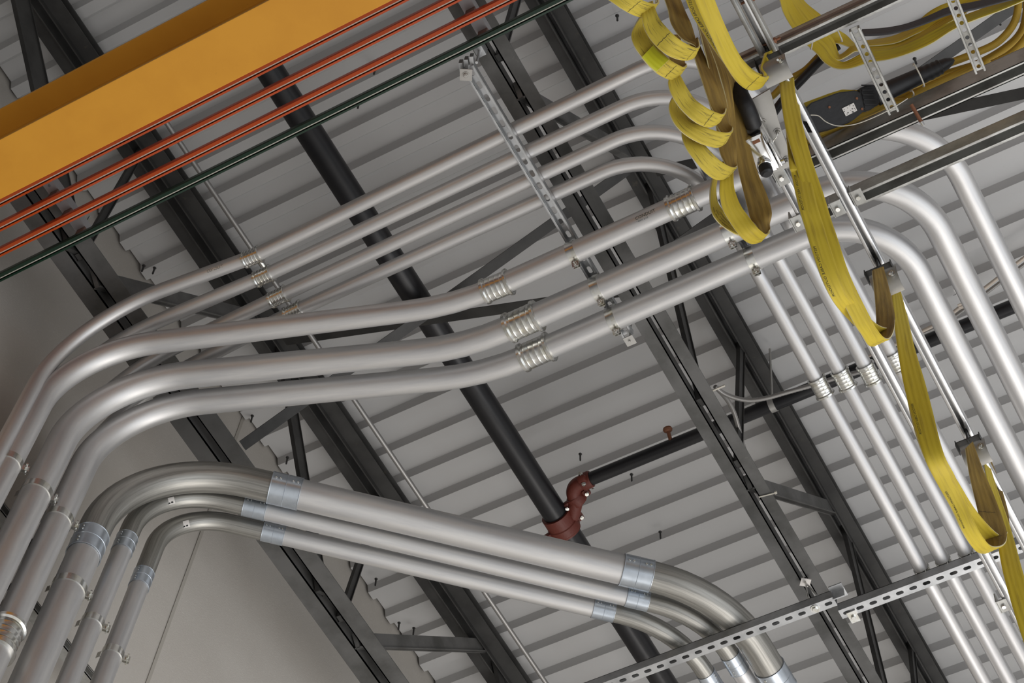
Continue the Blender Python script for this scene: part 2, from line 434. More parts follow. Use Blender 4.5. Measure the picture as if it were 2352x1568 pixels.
joist('wide double-angle roof joist running beside the beige wall', J1X, ZT, ZB, 0.072, 0.034, 0.066, 0.032, -1, 11, w1, M['joist'], M['joistd'])
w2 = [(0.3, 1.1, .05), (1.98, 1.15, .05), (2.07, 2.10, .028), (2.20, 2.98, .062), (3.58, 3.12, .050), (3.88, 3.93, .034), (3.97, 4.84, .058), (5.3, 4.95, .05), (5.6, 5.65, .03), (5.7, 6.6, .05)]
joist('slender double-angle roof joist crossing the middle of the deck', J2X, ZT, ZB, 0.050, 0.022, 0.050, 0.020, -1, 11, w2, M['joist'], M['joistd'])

jt = P(1765, 1135, ZB - .004); bm = NB(); box(bm, jt + Vector((-.006, 0, -.001)), .062, .005, .002, Vector((1, .15, 0)).normalized(), Vector((-.15, 1, 0)).normalized()); box(bm, jt + Vector((.028, .004, 0)), .008, .010, .008)
o = obj('cable_tie', bm, M['tie']); tag(o, 'white cable tie wrapped round the middle joist bottom chord', 'cable tie')
jt = P(1648, 892, ZB + .02); bm = NB(); box(bm, jt, .06, .006, .006); o = obj('cable_tie', bm, M['tie']); tag(o, 'white cable tie holding the flexible conduits at the joist web', 'cable tie')
# bridging: crossed angles between the joists
def bridging(p0, p1, label):
    bm = NB(); p0 = Vector(p0); p1 = Vector(p1); d, a, b = frame_of(p1 - p0)
    box(bm, (p0 + p1) / 2, (p1 - p0).length, 0.044, 0.004, d, a, b)
    box(bm, (p0 + p1) / 2 - a * 0.020 + b * 0.022, (p1 - p0).length, 0.004, 0.044, d, a, b)
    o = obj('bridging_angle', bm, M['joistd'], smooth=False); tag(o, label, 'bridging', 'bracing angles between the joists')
bridging((J1X + 0.09, 3.00, ZB + 0.02), (J2X - 0.03, 3.00, ZT + 0.02), 'dark bracing angle rising from the wall-side joist bottom to the middle joist top')
bridging((J1X + 0.06, 3.05, ZT + 0.0), (J2X - 0.05, 3.05, ZB + 0.03), 'dark bracing angle falling from the wall-side joist top to the middle joist bottom')
bridging((J2X + 0.06, 3.00, ZB + 0.02), (-0.02, 3.00, ZT + 0.02), 'dark bracing angle rising right from the middle joist behind the cable tray')
bridging((J2X + 0.06, 3.05, ZT + 0.0), (-0.02, 3.05, ZB + 0.03), 'wide dark bracing angle falling right between the tray rails')

# ---------------------------------------------------------------- conduits
def straight_at(path, p, tol=None):
    """nearest point on the path and its direction"""
    best = None
    for i in range(len(path) - 1):
        a, b = path[i], path[i + 1]; ab = b - a
        t = max(0, min(1, (p - a).dot(ab) / max(ab.length_squared, 1e-9))); q = a + ab * t
        dd = (q - p).length
        if best is None or dd < best[0]: best = (dd, q, ab.normalized())
    return best[1], best[2]
def coupling(t, path, p, r, kind='ribbed'):
    q, d = straight_at(path, Vector(p))
    bm = NB()
    if kind == 'ribbed':
        L = r * 2.7; R = r * 1.10; prof = [(-L / 2, r * 1.0), (-L / 2, R * 1.12), (-L / 2 + .25 * r, R * 1.14), (-L / 2 + .38 * r, R * 1.03)]
        for k in range(4):
            s0 = -L / 2 + (0.55 + k * 0.5) * r
            prof += [(s0 - .01 * r, R * 1.03), (s0, R * 1.032), (s0 + .05 * r, R * 1.048), (s0 + .10 * r, R * 1.032), (s0 + .11 * r, R * 1.03), (s0 + .30 * r, R * 1.03)]
        prof += [(L / 2 - .38 * r, R * 1.03), (L / 2 - .28 * r, R * 1.16), (L / 2 - .06 * r, R * 1.18), (L / 2, R * 1.10), (L / 2, r * 1.0)]
        lathe(bm, q, d, prof, 36, caps=False); mt = M['chrome']
        o = obj('coupling', bm, mt, t, label='shiny ribbed steel coupling')
    else:
        L = r * 1.95 if kind == 'long' else r * 2.3; R = r * 1.045
        prof = [(-L / 2, r), (-L / 2, R * 1.015), (-L / 2 + .03 * r, R * 1.02), (-L / 2 + .06 * r, R), (-.02 * r, R), (0, R * 1.02), (.02 * r, R), (L / 2 - .06 * r, R), (L / 2 - .03 * r, R * 1.02), (L / 2, R * 1.015), (L / 2, r)]
        lathe(bm, q, d, prof, 40, caps=False)
        o = obj('coupling', bm, M['sleeve'], t, label='blue-grey set-screw coupling sleeve')
        view = (CAM - q); view = (view - d * view.dot(d)).normalized(); side = d.cross(view)
        n = (view * 0.75 + side * (-0.66 if d.x > 0 or d.z > 0 else 0.66)).normalized()
        for s in (-.62, -.36, .36, .62):
            bm = NB(); pp = q + d * (s * L / 2 * 1.15) + n * R * 1.0
            lathe(bm, pp, n, [(-0.001, r * .085), (r * .04, r * .08), (r * .045, r * .05), (r * .01, r * .045)], 10)
            obj('set_screw', bm, M['chrome'], o)
    return o
def strap(t, path, p, r, upv, eardir=None, w=0.030):
    """two-piece strut clamp: ring, feet into the channel, ears and bolt away from it"""
    q, d = straight_at(path, Vector(p)); upv = (upv - d * upv.dot(d)).normalized()
    side = d.cross(upv).normalized()
    bm = NB(); R = r * 1.0 + 0.0028
    lathe(bm, q, d, [(-w / 2, r * 0.99), (-w / 2, R), (w / 2, R), (w / 2, r * 0.99)], 36, caps=False)
    ear = eardir if eardir is not None else -upv
    ear = (ear - d * ear.dot(d)).normalized(); es = d.cross(ear).normalized()
    for k in (-1, 1):
        box(bm, q + ear * (R + 0.010) + es * (k * 0.006), 0.0026, w * 0.82, 0.024, es, d, ear)
        box(bm, q + upv * (R * 0.9) + side * (k * (R * 0.55)), 0.0026, w, 0.030, side, d, upv)
    o = obj('strap', bm, M['chrome'], t, label='bright steel strap')
    bm = NB(); c = q + ear * (R + 0.013)
    cyl(bm, c - es * 0.026, c + es * 0.020, 0.0035, 10); hexnut(bm, c + es * 0.0075, es, 0.0078, 0.006); hexnut(bm, c - es * 0.0075, -es, 0.0078, 0.0055)
    obj('bolt', bm, M['chrome'], o)
def conduit(label, verts, tl, r, matn='emt', group=None, rend=None):
    """r: radius, or list of (arc fraction, radius)"""
    verts = [Vector(v) for v in verts]
    path = fillet(verts, tl)
    t = thing('conduit', label, 'conduit', verts[0], group)
    L = [0.0]
    for i in range(1, len(path)): L.append(L[-1] + (path[i] - path[i - 1]).length)
    if isinstance(r, (list, tuple)):
        rr = []
        for s in L:
            f = s / L[-1]; v = r[-1][1]
            for (f0, r0), (f1, r1) in zip(r, r[1:]):
                if f0 <= f <= f1: v = r0 + (r1 - r0) * (f - f0) / (f1 - f0); break
            rr.append(v)
    else: rr = r
    bm = NB(); sweep(bm, path, rr, 32); obj('tube', bm, M[matn], t)
    return t, path, rr
XV = -3.66
ZL = 7.72; ZS = 7.838; ZK = 7.645; ZC = 7.612
def at_z(t, path, r, px, py, z): return P(px, py, z)

# three big conduits under the slotted strut
Ldefs = [
 ('topmost of the three large conduits with an offset bend below the slotted strut', 0.0372, 2.715, (1040, 693), (520, 767), 2.268, -0.600, 0.32),
 ('middle of the three large offset conduits, the fattest of them', 0.0448, 2.876, (1075, 808), (560, 858), 2.412, -0.737, 0.31),
 ('lowest of the three large offset conduits curving down at the left wall', 0.0425, 3.003, (1120, 872), (600, 923), 2.535, -0.860, 0.29)]
LP = []
for k, (lab, r, yrun, kink, lft, yv, xr, tr) in enumerate(Ldefs):
    kk = P(kink[0], kink[1], ZL); kk.y = kk.y
    cx = XV
    a = P(lft[0], lft[1], ZL)
    dirn = (kk - a).normalized(); tt = (cx - kk.x) / dirn.x; cor = kk + dirn * tt; cor.z = ZL
    # the vertical leg stands at (XV, yv); the run meets it
    cor = Vector((cx, yv, ZL))
    xk = kk.x
    vts = [Vector((XV, yv, 3.0)), cor, Vector((xk, yrun, ZL)), Vector((xr, yrun, ZL)), Vector((xr, 7.5, ZL))]
    vts[2] = Vector((xk, yrun, ZL))
    t, path, rr = conduit(lab, vts, [0, (0.34, 0.37, 0.35)[k], 0.17, tr, 0], [(0, r * 1.13), (0.38, r * 1.13), (0.50, r), (1, r)])
    LP.append((t, path, r))
for (k, px, py) in ((0, 1140, 655), (0, 1570, 468), (1, 1203, 740), (2, 1232, 808)):
    coupling(LP[k][0], LP[k][1], P(px, py, ZL), LP[k][2])
for (k, px, py) in ((0, 1316, 578), (1, 1375, 665), (2, 1410, 733), (1, 1690, 560), (2, 1730, 595)):
    q, d = straight_at(LP[k][1], P(px, py, ZL))
    strap(LP[k][0], LP[k][1], q, LP[k][2], Vector((0, 0, 1)), Vector((0, 0.55, -1)))
for (k, px, py) in ((0, 22, 1068), (1, 86, 1138), (2, 140, 1205)):
    q = PX(px, py, XV)
    strap(LP[k][0], LP[k][1], q, LP[k][2] * 1.13, Vector((-1, 0, 0)), Vector((0.9, 1.0, 0)))
coupling(LP[2][0], LP[2][1], PX(12, 1478, XV), LP[2][2] * 1.13)

# four smaller conduits resting on the slotted strut
Sdefs = [
 ('uppermost of the four thin conduits above the slotted strut', (240, 753), (580, 590), (1317, 230), -1.050, 2.215, 2.264),
 ('second from the top of the four thin conduits above the slotted strut', (330, 755), (606, 634), (1227, 342), -1.147, 2.335, 2.362),
 ('third from the top of the four thin conduits above the slotted strut', (450, 778), (640, 681), (1259, 397), -1.2325, 2.475, 2.456),
 ('lowest of the four thin conduits above the slotted strut, with the innermost bend', (500, 812), (676, 715), (1284, 440), -1.315, 2.575, 2.544)]
SP = []
RS = 0.0252; RC = 0.0272
for k, (lab, lf, cp, rt, xc, yv, yr) in enumerate(Sdefs):
    c = P(cp[0], cp[1], ZS); rp = P(rt[0], rt[1], ZS)
    xs = xc * (ZS - 1.6) / (ZC - 1.6)
    lfp = P(lf[0], lf[1], ZS)
    cor = Vector((xs, yr, ZS))
    xo = XV if k == 0 else XV - 0.09
    vts = [Vector((xo, yv, 3.0)), Vector((xo, yv, ZS)), c, cor, Vector((xs, 3.12, ZS)), Vector((xc, 4.36, ZC)), Vector((xc, 7.5, ZC))]
    t, path, rr = conduit(lab, vts, [0, 0.40, 0.02, 0.30, 0.05, 0.05, 0], [(0, RS * 1.1), (0.35, RS * 1.1), (0.45, RS), (0.66, RS), (0.80, RC), (1, RC)])
    SP.append((t, path, RS)); coupling(t, path, c, RS * 1.0)
for k, px, py in ((3, 1887, 893), (2, 1942, 874), (1, 1997, 862), (0, 2052, 838)):
    q = P(px, py, 7.73); coupling(SP[k][0], SP[k][1], q, RC)
for k in range(4):
    q, d = straight_at(SP[k][1], Vector((Sdefs[k][4], 4.36, ZC))); strap(SP[k][0], SP[k][1], q, RC, Vector((0, 0, -1)), Vector((0, 0, 1)))

# three lower conduits crossing on the skew
Kdefs = [
 ('thickest conduit of the lower group with long dull bends at both ends', 0.0565, 2.688, (690, 1135), (1440, 1310), -2.006, 0.45, 0.27, 'long'),
 ('middle conduit of the lower skewed group, beneath the thickest one', 0.0360, 2.830, (602, 1179), (1447, 1373), -2.112, 0.28, 0.20, 'short'),
 ('lowest conduit of the lower skewed group, curving round the wall panel joint', 0.0350, 2.957, (643, 1228), (1394, 1403), -2.232, 0.23, 0.22, 'short')]
for k, (lab, r, yv, a, b, xe, tl, tr, ck) in enumerate(Kdefs):
    A = P(a[0], a[1], ZK); B = P(b[0], b[1], ZK); dd = (B - A).normalized()
    ce = A + dd * ((xe - A.x) / dd.x)
    cs = Vector((XV, yv, ZK))
    off = {0: 0, 1: 0, 2: 0}[k]
    vts = [Vector((XV, yv, 3.0)), cs, ce, Vector((xe, 7.0, ZK))]
    t, path, rr = conduit(lab, vts, [0, tl, tr, 0], r)
    # the bent lengths are a duller steel than the straight ones
    bend_a = [p for p in path if (p - cs).length < tl * 1.25 + 0.02]
    def cut(p_from, p_to):
        L = (p_to - p_from).length; return [p_from + (p_to - p_from) * (i / 3) for i in range(4)]
    arcA = [p for p in path if (p - cs).length <= tl + 1e-3]
    arcC = [p for p in path if (p - ce).length <= tr + 1e-3]
    up0 = arcA[0] + Vector((0, 0, (-0.11, -0.10, -0.20)[k])); bm = NB()
    e0 = arcA[-1] + dd * (0.13, 0.11, 0.16)[k]
    sweep(bm, [up0] + arcA + [e0], r * 1.012, 32, cap=False); obj('bend', bm, M['rigid'], t, label='dull grey factory bend at the wall end')
    bm = NB(); s0 = arcC[0] - dd * 0.06; e1 = Vector((xe, (4.545, 4.435, 4.475)[k], ZK))
    sweep(bm, [s0] + arcC + [e1], r * 1.012, 32, cap=False); obj('bend', bm, M['rigid'], t, label='dull grey factory bend at the strut end')
    coupling(t, path, up0, r * 1.02, ck); coupling(t, path, e0, r * 1.02, ck); coupling(t, path, s0, r * 1.02, ck); coupling(t, path, e1 + Vector((0, r, 0)), r * 1.02, ck)
    pz = [6.846, 6.83, 6.81][k]
    strap(t, path, Vector((XV, yv, pz)), r, Vector((-1, 0, 0)), Vector((0.9, 1.0, 0)))
    if k:
        q, d = straight_at(path, PX(385, 1150, XV + 0.3) if k == 1 else PX(425, 1204, XV + 0.3))

# ---------------------------------------------------------------- struts
def strut(name, label, p0, p1, open_up=True, slots=True, w=0.041, h=0.041, mt='strut', off=0.0, pitch=0.0508):
    bm = NB(); channel(bm, p0, p1, w, h, open_up, slots, off=off, pitch=pitch)
    t = thing(name, label, 'strut', (Vector(p0) + Vector(p1)) / 2)
    obj('channel', bm, M[mt], t, smooth=False); return t
ZK1 = 7.645 - 0.0575
T = strut('strut_channel', 'slotted steel strut under the three lower conduits', (-2.72, 4.300, ZK1 - 0.041), (-1.632, 4.300, ZK1 - 0.041))
bm = NB(); c = Vector((-1.71, 4.300, ZK1 - 0.043)); hexnut(bm, c, (0, 0, -1), 0.012, 0.008); lathe(bm, c, (0, 0, -1), [(0, .017), (.003, .017)], 16)
obj('bolt', bm, M['chrome'], T, label='washer and nut')
bm = NB(); box(bm, (-1.612, 4.286, ZK1 - 0.010), 0.05, 0.06, 0.005); box(bm, (-1.612, 4.286, ZK1 - 0.03), 0.045, 0.005, 0.04); obj('end_clip', bm, M['strut'], T, smooth=False)
T = strut('strut_channel', 'slotted steel strut carrying the three right-hand thin conduits', (-1.640, 4.362, ZC - RC - 0.041), (-0.62, 4.362, ZC - RC - 0.041))
bm = NB(); box(bm, (-1.600, 4.385, ZC - RC - 0.047), 0.034, 0.05, 0.006); cyl(bm, (-1.600, 4.385, ZC - RC - 0.05), (-1.600, 4.385, ZC - RC + .02), 0.004, 8); hexnut(bm, (-1.6, 4.385, ZC - RC - .05), (0, 0, -1), .009, .008)
obj('hanger_rod', bm, M['chrome'], T, label='short threaded rod with square washer')
wq = P(1850, 1337, ZB - .02); t = thing('beam_clip', 'white square washer with two short rods on the middle joist above the lower strut', 'clip', wq)
bm = NB(); dv = Vector((.8, .6, 0)); box(bm, wq, .038, .036, .004, dv, Vector((-.6, .8, 0))); obj('washer_plate', bm, M['label'], t, smooth=False)
bm = NB(); cyl(bm, wq + Vector((0, 0, .03)), wq + Vector((0, 0, -.02)), .004, 8); e0_ = P(1857, 1376, 7.64); e1_ = P(1877, 1368, 7.64); cyl(bm, wq, e0_, .0035, 8); cyl(bm, wq, e1_, .0035, 8); obj('rod', bm, M['chrome'], t)
# long slotted strut beside the middle joist
sx = -1.862
y0 = P(1078, 155, 7.78).y
T = strut('strut_channel', 'long slotted strut hung beside the middle joist across seven conduits', (sx, y0, 7.808), (sx, 3.12, 7.808), open_up=False, off=-0.003, h=.024)
bm = NB(); q = Vector((sx - 0.012, y0 + 0.012, 7.764)); dv = Vector((0.85, 0.5, 0)).normalized(); box(bm, q, 0.040, 0.040, 0.004, dv, Vector((-dv.y, dv.x, 0)))
hexnut(bm, q + Vector((0, 0, -.002)), (0, 0, -1), 0.009, 0.007); lathe(bm, q, (0, 0, -1), [(0, .012), (.004, .012)], 16); cyl(bm, q + Vector((0, 0, -.012)), q + Vector((0, 0, .10)), .004, 8)
obj('washer_plate', bm, M['plate'], T, smooth=False, label='bright square washer with nut at the strut end')
bm = NB()
for k in range(3): box(bm, (sx - 0.02 + 0.02 * k, y0 - 0.012, 7.80 + 0.004 * k), 0.012, 0.03, 0.03, Vector((.9, .4, 0)).normalized(), Vector((-.4, .9, 0)).normalized())
box(bm, (sx + 0.035, y0 - 0.004, 7.90), 0.03, 0.04, 0.05); cyl(bm, (sx + 0.035, y0 - 0.004, 7.78), (sx + 0.035, y0 - 0.004, 7.96), .005, 8)
obj('beam_clamp', bm, M['strut'], T, smooth=False)
bm = NB(); box(bm, (sx + 0.005, 3.125, 7.76), 0.036, 0.036, 0.004); cyl(bm, (sx + .005, 3.125, 7.75), (sx + .005, 3.125, 7.95), .004, 8); obj('washer_plate', bm, M['plate'], T, smooth=False, label='square washer at the lower strut end')
T = strut('strut_channel', 'short strut hidden behind the gathered yellow cable, gripping the large conduits', (-1.335, 2.60, 7.808), (-1.335, 3.06, 7.808), open_up=False)
# wall struts behind the vertical conduits
def wall_strut(y0, y1, z, label):
    bm = NB(); channel(bm, (XW + 0.10, y0, z), (XW + 0.10, y1, z), 0.041, 0.041, True, False, up=Vector((1, 0, 0)))
    t = thing('strut_channel', label, 'strut', (XW + .16, (y0 + y1) / 2, z)); obj('channel', bm, M['strutd'], t, smooth=False)
    bm = NB()
    for yy in (y0 + 0.06, y1 - 0.06): box(bm, (XW + 0.05, yy, z), 0.10, 0.035, 0.035)
    obj('standoff', bm, M['strutd'], t, smooth=False)
wall_strut(1.9, 2.66, 7.015, 'upper strut on the wall behind the large vertical conduits')
wall_strut(2.58, 3.22, 6.82, 'lower strut on the wall behind the three vertical conduits below it')

# ---------------------------------------------------------------- thin tube, sprinkler pipes
def tube_obj(name, label, cat, path, r, mt, seg=20, group=None):
    bm = NB(); sweep(bm, path, r, seg); o = obj(name, bm, M[mt]); return tag(o, label, cat, group)
t = thing('conduit', 'pencil-thin conduit running straight below the deck beside the wall-side joist', 'conduit', (-3.24, 0, 8.6))
bm = NB(); sweep(bm, [Vector((-3.241, 1.80, 8.6)), Vector((-3.241, 10, 8.6))], 0.0105, 18); obj('tube', bm, M['bx'], t)
yc = P(606, 612, 8.6).y
bm = NB(); lathe(bm, (-3.241, yc, 8.6), (0, 1, 0), [(-.03, .0105), (-.03, .0135), (.03, .0135), (.03, .0105)], 18, False); obj('coupling', bm, M['chrome'], t)
SX, SZ = -0.396 * 6.95, 8.55
ycp = P(1290, 1212, SZ).y
t = thing('sprinkler_pipe', 'thick black sprinkler main running down the middle of the deck', 'pipe', (SX, 3, SZ))
bm = NB(); sweep(bm, [Vector((SX, -1, SZ)), Vector((SX, 10.5, SZ))], 0.0525, 36); obj('pipe', bm, M['black'], t)
def grooved(parent, c, d, r, bolt_dir, name='coupling'):
    c = Vector(c); d = Vector(d).normalized()
    bm = NB(); lathe(bm, c, d, [(-.022, r), (-.022, r * 1.2), (-.016, r * 1.28), (.016, r * 1.28), (.022, r * 1.2), (.022, r)], 32, False)
    bd = Vector(bolt_dir); bd = (bd - d * bd.dot(d)).normalized(); s = d.cross(bd)
    for k in (-1, 1):
        box(bm, c + bd * (k * (r * 1.28 + .010)), 0.034, 0.036, 0.030, bd, d, s, bevel=0.008)
    o = obj(name, bm, M['red'], parent, label='red bolted coupling')
    for k in (-1, 1):
        bm = NB(); q = c + bd * (k * (r * 1.28 + .014)); cyl(bm, q - s * .030, q + s * .030, .005, 10); hexnut(bm, q - s * .018, -s, .010, .009); hexnut(bm, q + s * .018, s, .010, .009)
        obj('bolt', bm, M['chrome'], o)
grooved(t, (SX, ycp, SZ), (0, 1, 0), 0.0525, (1, 0, 0.5))
# branch line
BZ = SZ + 0.02
yb_ = 0.5807 * (BZ - 1.6)
xb0 = P(1345, 1105, BZ).x
t = thing('sprinkler_pipe', 'thinner black sprinkler branch rising to the right from the red fittings', 'pipe', (xb0, yb_, BZ))
bm = NB(); sweep(bm, [Vector((xb0, yb_, BZ)), Vector((3.5, yb_, BZ))], 0.0285, 28); obj('pipe', bm, M['black'], t)
grooved(t, (xb0 + 0.005, yb_, BZ), (1, 0, 0), 0.0285, (0, 0.7, 0.7))
qa = Vector((xb0, yb_, BZ)); ye = yb_ + 0.13
path = fillet([qa + Vector((.01, 0, 0)), qa + Vector((-0.075, 0, 0)), Vector((qa.x - 0.075, yb_ + 0.06, BZ - .005)), Vector((SX + 0.05, ye, SZ + .01)), Vector((SX, ye, SZ + .01))], [0, .05, .02, .02, 0])
bm = NB(); sweep(bm, path, 0.031, 24); obj('elbow', bm, M['red'], t, label='red elbow fitting')
grooved(t, (qa.x - 0.074, yb_ + 0.062, BZ), (0.2, 1, 0), 0.030, (1, 0, 0.15))
bm = NB(); lathe(bm, (SX, ye, SZ), (0, 1, 0), [(-.05, .0525), (-.05, .064), (.05, .064), (.05, .0525)], 32, False); obj('outlet_clamp', bm, M['red'], t, label='red saddle clamp round the main')
xs_ = P(1533, 1000, BZ).x
bm = NB(); cyl(bm, (xs_, yb_ - .02, BZ + 0.0), (xs_, yb_ - .045, BZ + .035), .008, 12); lathe(bm, (xs_, yb_ - .045, BZ + .035), (0, -.5, .8), [(0, .010), (.004, .017), (.012, .020), (.020, .017), (.024, .006)], 14); obj('sprinkler_head', bm, M['rust'], t, label='small brass sprinkler head')
xh = P(1772, 925, BZ).x
bm = NB(); lathe(bm, (xh, yb_, BZ), (1, 0, 0), [(-.012, .0285), (-.012, .0315), (.012, .0315), (.012, .0285)], 24, False); cyl(bm, (xh, yb_, BZ + .03), (xh, yb_, ZD), .005, 8); obj('ring_hanger', bm, M['plate'], t)

# ---------------------------------------------------------------- crane rail beam
zb = 7.2; sc_ = (zb - 1.6) / 5.4
yA = 1.305 * sc_; yB = 1.4655 * sc_; wfl = yB - yA; yc = (yA + yB) / 2; hb = 0.375
x0, x1 = XW + 0.02, 3.0
t = thing('crane_beam', 'yellow-orange painted steel crane beam across the upper left corner', 'beam', ((x0 + x1) / 2, yc, zb))
bm = NB()
def fl(z, th, w): box(bm, ((x0 + x1) / 2, yc, z), x1 - x0, w, th, bevel=0.0015)
fl(zb + 0.006, 0.012, wfl); fl(zb + hb - 0.006, 0.012, wfl); box(bm, ((x0 + x1) / 2, yc, zb + hb / 2), x1 - x0, 0.009, hb - 0.02)
obj('i_beam', bm, M['crane'], t, smooth=False)

# conductor bars
ZR = 7.80
sr = (ZR - 1.6)
def bar_y(px, py): return P(px, py, ZR).y
bars = [('first orange conductor bar, hugging the lower edge of the crane beam', (340, 310), 'orange'), ('second orange conductor bar, between the crane beam and the third', (392, 320), 'orange'),
        ('third orange conductor bar, next to the green one', (392, 386), 'orange'), ('dark green conductor bar below the three orange ones', (505, 386), 'green')]
BY = []
def on_line(p0, p1): return (P(p0[0], p0[1], ZR).y + P(p1[0], p1[1], ZR).y) / 2
ylist = [on_line((0, 470), (784, 66)), on_line((0, 524), (784, 129)), on_line((0, 582), (784, 191)), on_line((0, 641), (784, 251))]
for (lab, _, mt), yy in zip(bars, ylist):
    BY.append(yy)
    t = thing('conductor_bar', lab, 'conductor bar', (-2, yy, ZR), 'crane conductor bars')
    bm = NB(); w, h = 0.030, 0.030
    # rounded insulating cover with a narrow slot for the collector shoe
    prism_section(bm, (XW + .05, yy, ZR), (2.5, yy, ZR), [(-.006, 0), (-.013, .002), (-.015, .007), (-.015, .025), (-.011, .030), (.011, .030), (.015, .025), (.015, .007), (.013, .002), (.002, 0), (.002, .003), (.011, .005), (.011, .026), (-.011, .026), (-.011, .005), (-.006, .003)], caps=False)
    obj('cover', bm, M[mt], t, smooth=False)
    bm = NB(); box(bm, ((XW + 2.55) / 2, yy + .0005, ZR + .008), 2.45 - XW, .004, .008); obj('conductor', bm, M['tie'], t, smooth=False, label='pale strip in the slot')
# support arms
def support(label, px0, px1):
    xx = P(px0, px1, ZR + 0.075).x
    t = thing('support_bracket', label, 'bracket', (xx, 1.9, ZB - 0.03), 'conductor bar brackets')
    bm = NB()
    y0_, y1_ = BY[0] - 0.12, BY[3] + 0.03
    slot_plate(bm, Vector((xx, y0_, ZR + 0.075)), Vector((0, 1, 0)), Vector((1, 0, 0)), Vector((0, 0, 1)), y1_ - y0_, 0.041, 0.003, 0.062, 0.011, 0.0105, 0.0)
    for s in (-1, 1): box(bm, (xx + s * 0.0195, (y0_ + y1_) / 2, ZR + 0.095), 0.003, y1_ - y0_, 0.041)
    obj('channel', bm, M['hanger'], t, smooth=False)
    for yy in BY:
        bm = NB(); box(bm, (xx + .004, yy - .003, ZR + 0.050), 0.036, 0.016, 0.05, bevel=0.003); obj('insulator', bm, M['brown'], t)
    for yy in (y0_ + .06, y1_ - .03):
        bm = NB(); cyl(bm, (xx, yy, ZR + .07), (xx, yy, ZB + .02), .005, 8); obj('bolt', bm, M['chrome'], t)
support('grey perforated bracket holding the conductor bars at the wall-side joist', 145, 470)
support('grey perforated bracket holding the conductor bars at the middle joist', 1095, 50)

# ---------------------------------------------------------------- ribbons (flat cables)
def ribbon_rows(rows, w=0.053, X=None, sub=7):
    """rows: (xl, yl, xr, yr, depth or None, sign[, plane offset]) -> dense L and R points of a constant-width strip"""
    Ls, Rs = [], []
    for row in rows:
        xl, yl, xr, yr, dp, sg = row[:6]
        if dp is None:
            c = PX((xl + xr) / 2, (yl + yr) / 2, X); dp = (c - CAM).dot(RF)
        lat = math.hypot(xl - xr, yl - yr) / F * dp
        dz = math.sqrt(max(w * w - lat * lat, 0)) / 2
        Ls.append(PD(xl, yl, dp - sg * dz)); Rs.append(PD(xr, yr, dp + sg * dz))
    L = catmull(Ls, sub); R = catmull(Rs, sub)
    return L, R
def smooth_list(Ls, n=2):
    for _ in range(n):
        Ls = [Ls[0]] + [(Ls[i - 1] + Ls[i] * 2 + Ls[i + 1]) / 4 for i in range(1, len(Ls) - 1)] + [Ls[-1]]
    return Ls
def ribbon_mesh(L, R, th=0.007, ribs=4, nv=16):
    bm = NB(); uvl = bm.loops.layers.uv.verify(); n = len(L)
    rows = []; s = 0.0; S = [0.0]
    for i in range(1, n): S.append(S[-1] + ((L[i] + R[i]) / 2 - (L[i - 1] + R[i - 1]) / 2).length)
    nprev = None
    for i in range(n):
        wv = (R[i] - L[i]); a = (L[min(i + 1, n - 1)] + R[min(i + 1, n - 1)] - L[max(i - 1, 0)] - R[max(i - 1, 0)])
        nn = a.cross(wv)
        nn = nn.normalized() if nn.length > 1e-9 else nprev
        if nprev and nn.dot(nprev) < 0: nn = -nn
        nprev = nn
        f, b = [], []
        for k in range(nv + 1):
            v = k / nv; g = 1.0 - 0.22 * (0.5 + 0.5 * math.cos(2 * PI * v * ribs)) if 0 < k < nv else 0.45
            p = L[i] + wv * v
            f.append(bm.verts.new(p + nn * (th / 2 * g))); b.append(bm.verts.new(p - nn * (th / 2 * g)))
        rows.append((f, b))
    W = (R[0] - L[0]).length
    def q(vs_, uvs, mi=0):
        fc = bm.faces.new(vs_); fc.material_index = mi
        for lo, uv in zip(fc.loops, uvs): lo[uvl].uv = uv
    for i in range(n - 1):
        for side in (0, 1):
            A = rows[i][side]; B = rows[i + 1][side]
            for k in range(nv):
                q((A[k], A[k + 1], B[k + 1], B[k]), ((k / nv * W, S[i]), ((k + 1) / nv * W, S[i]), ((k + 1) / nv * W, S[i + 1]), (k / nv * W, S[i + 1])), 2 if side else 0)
        for k in (0, nv):
            q((rows[i][0][k], rows[i + 1][0][k], rows[i + 1][1][k], rows[i][1][k]), ((0, 0),) * 4, 1)
    for i in (0, n - 1):
        f, b = rows[i]
        q(f + b[::-1], ((0, 0),) * (2 * nv + 2), 1)
    return bm, S
def ribbon(name, label, cat, rows, w=0.053, X=None, th=0.007, mt='yellow', group=None, sub=7, sm=2, text=None, marks=None):
    L, R = ribbon_rows(rows, w, X, sub); L = smooth_list(L, sm); R = smooth_list(R, sm)
    bm, S = ribbon_mesh(L, R, th)
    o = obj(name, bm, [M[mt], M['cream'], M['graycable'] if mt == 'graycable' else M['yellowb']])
    tag(o, label, cat, group)
    if text:
        for (s0, v0, size, body) in text: ribbon_text(o, L, R, S, s0, v0, size, body, th)
    if marks:
        for (s0, v0, v1) in marks: ribbon_mark(o, L, R, S, s0, v0, v1, th)
    return o, L, R, S
def rib_point(L, R, S, s, v, th, out=1.0):
    i = 0
    while i < len(S) - 2 and S[i + 1] < s: i += 1
    f = (s - S[i]) / max(S[i + 1] - S[i], 1e-9)
    l = L[i].lerp(L[i + 1], f); r = R[i].lerp(R[i + 1], f)
    a = (L[i + 1] + R[i + 1] - L[i] - R[i]); wv = r - l; nn = a.cross(wv).normalized()
    if nn.dot(CAM - l) < 0: nn = -nn
    return l + wv.normalized() * v + nn * (th / 2 + 0.0006) * out
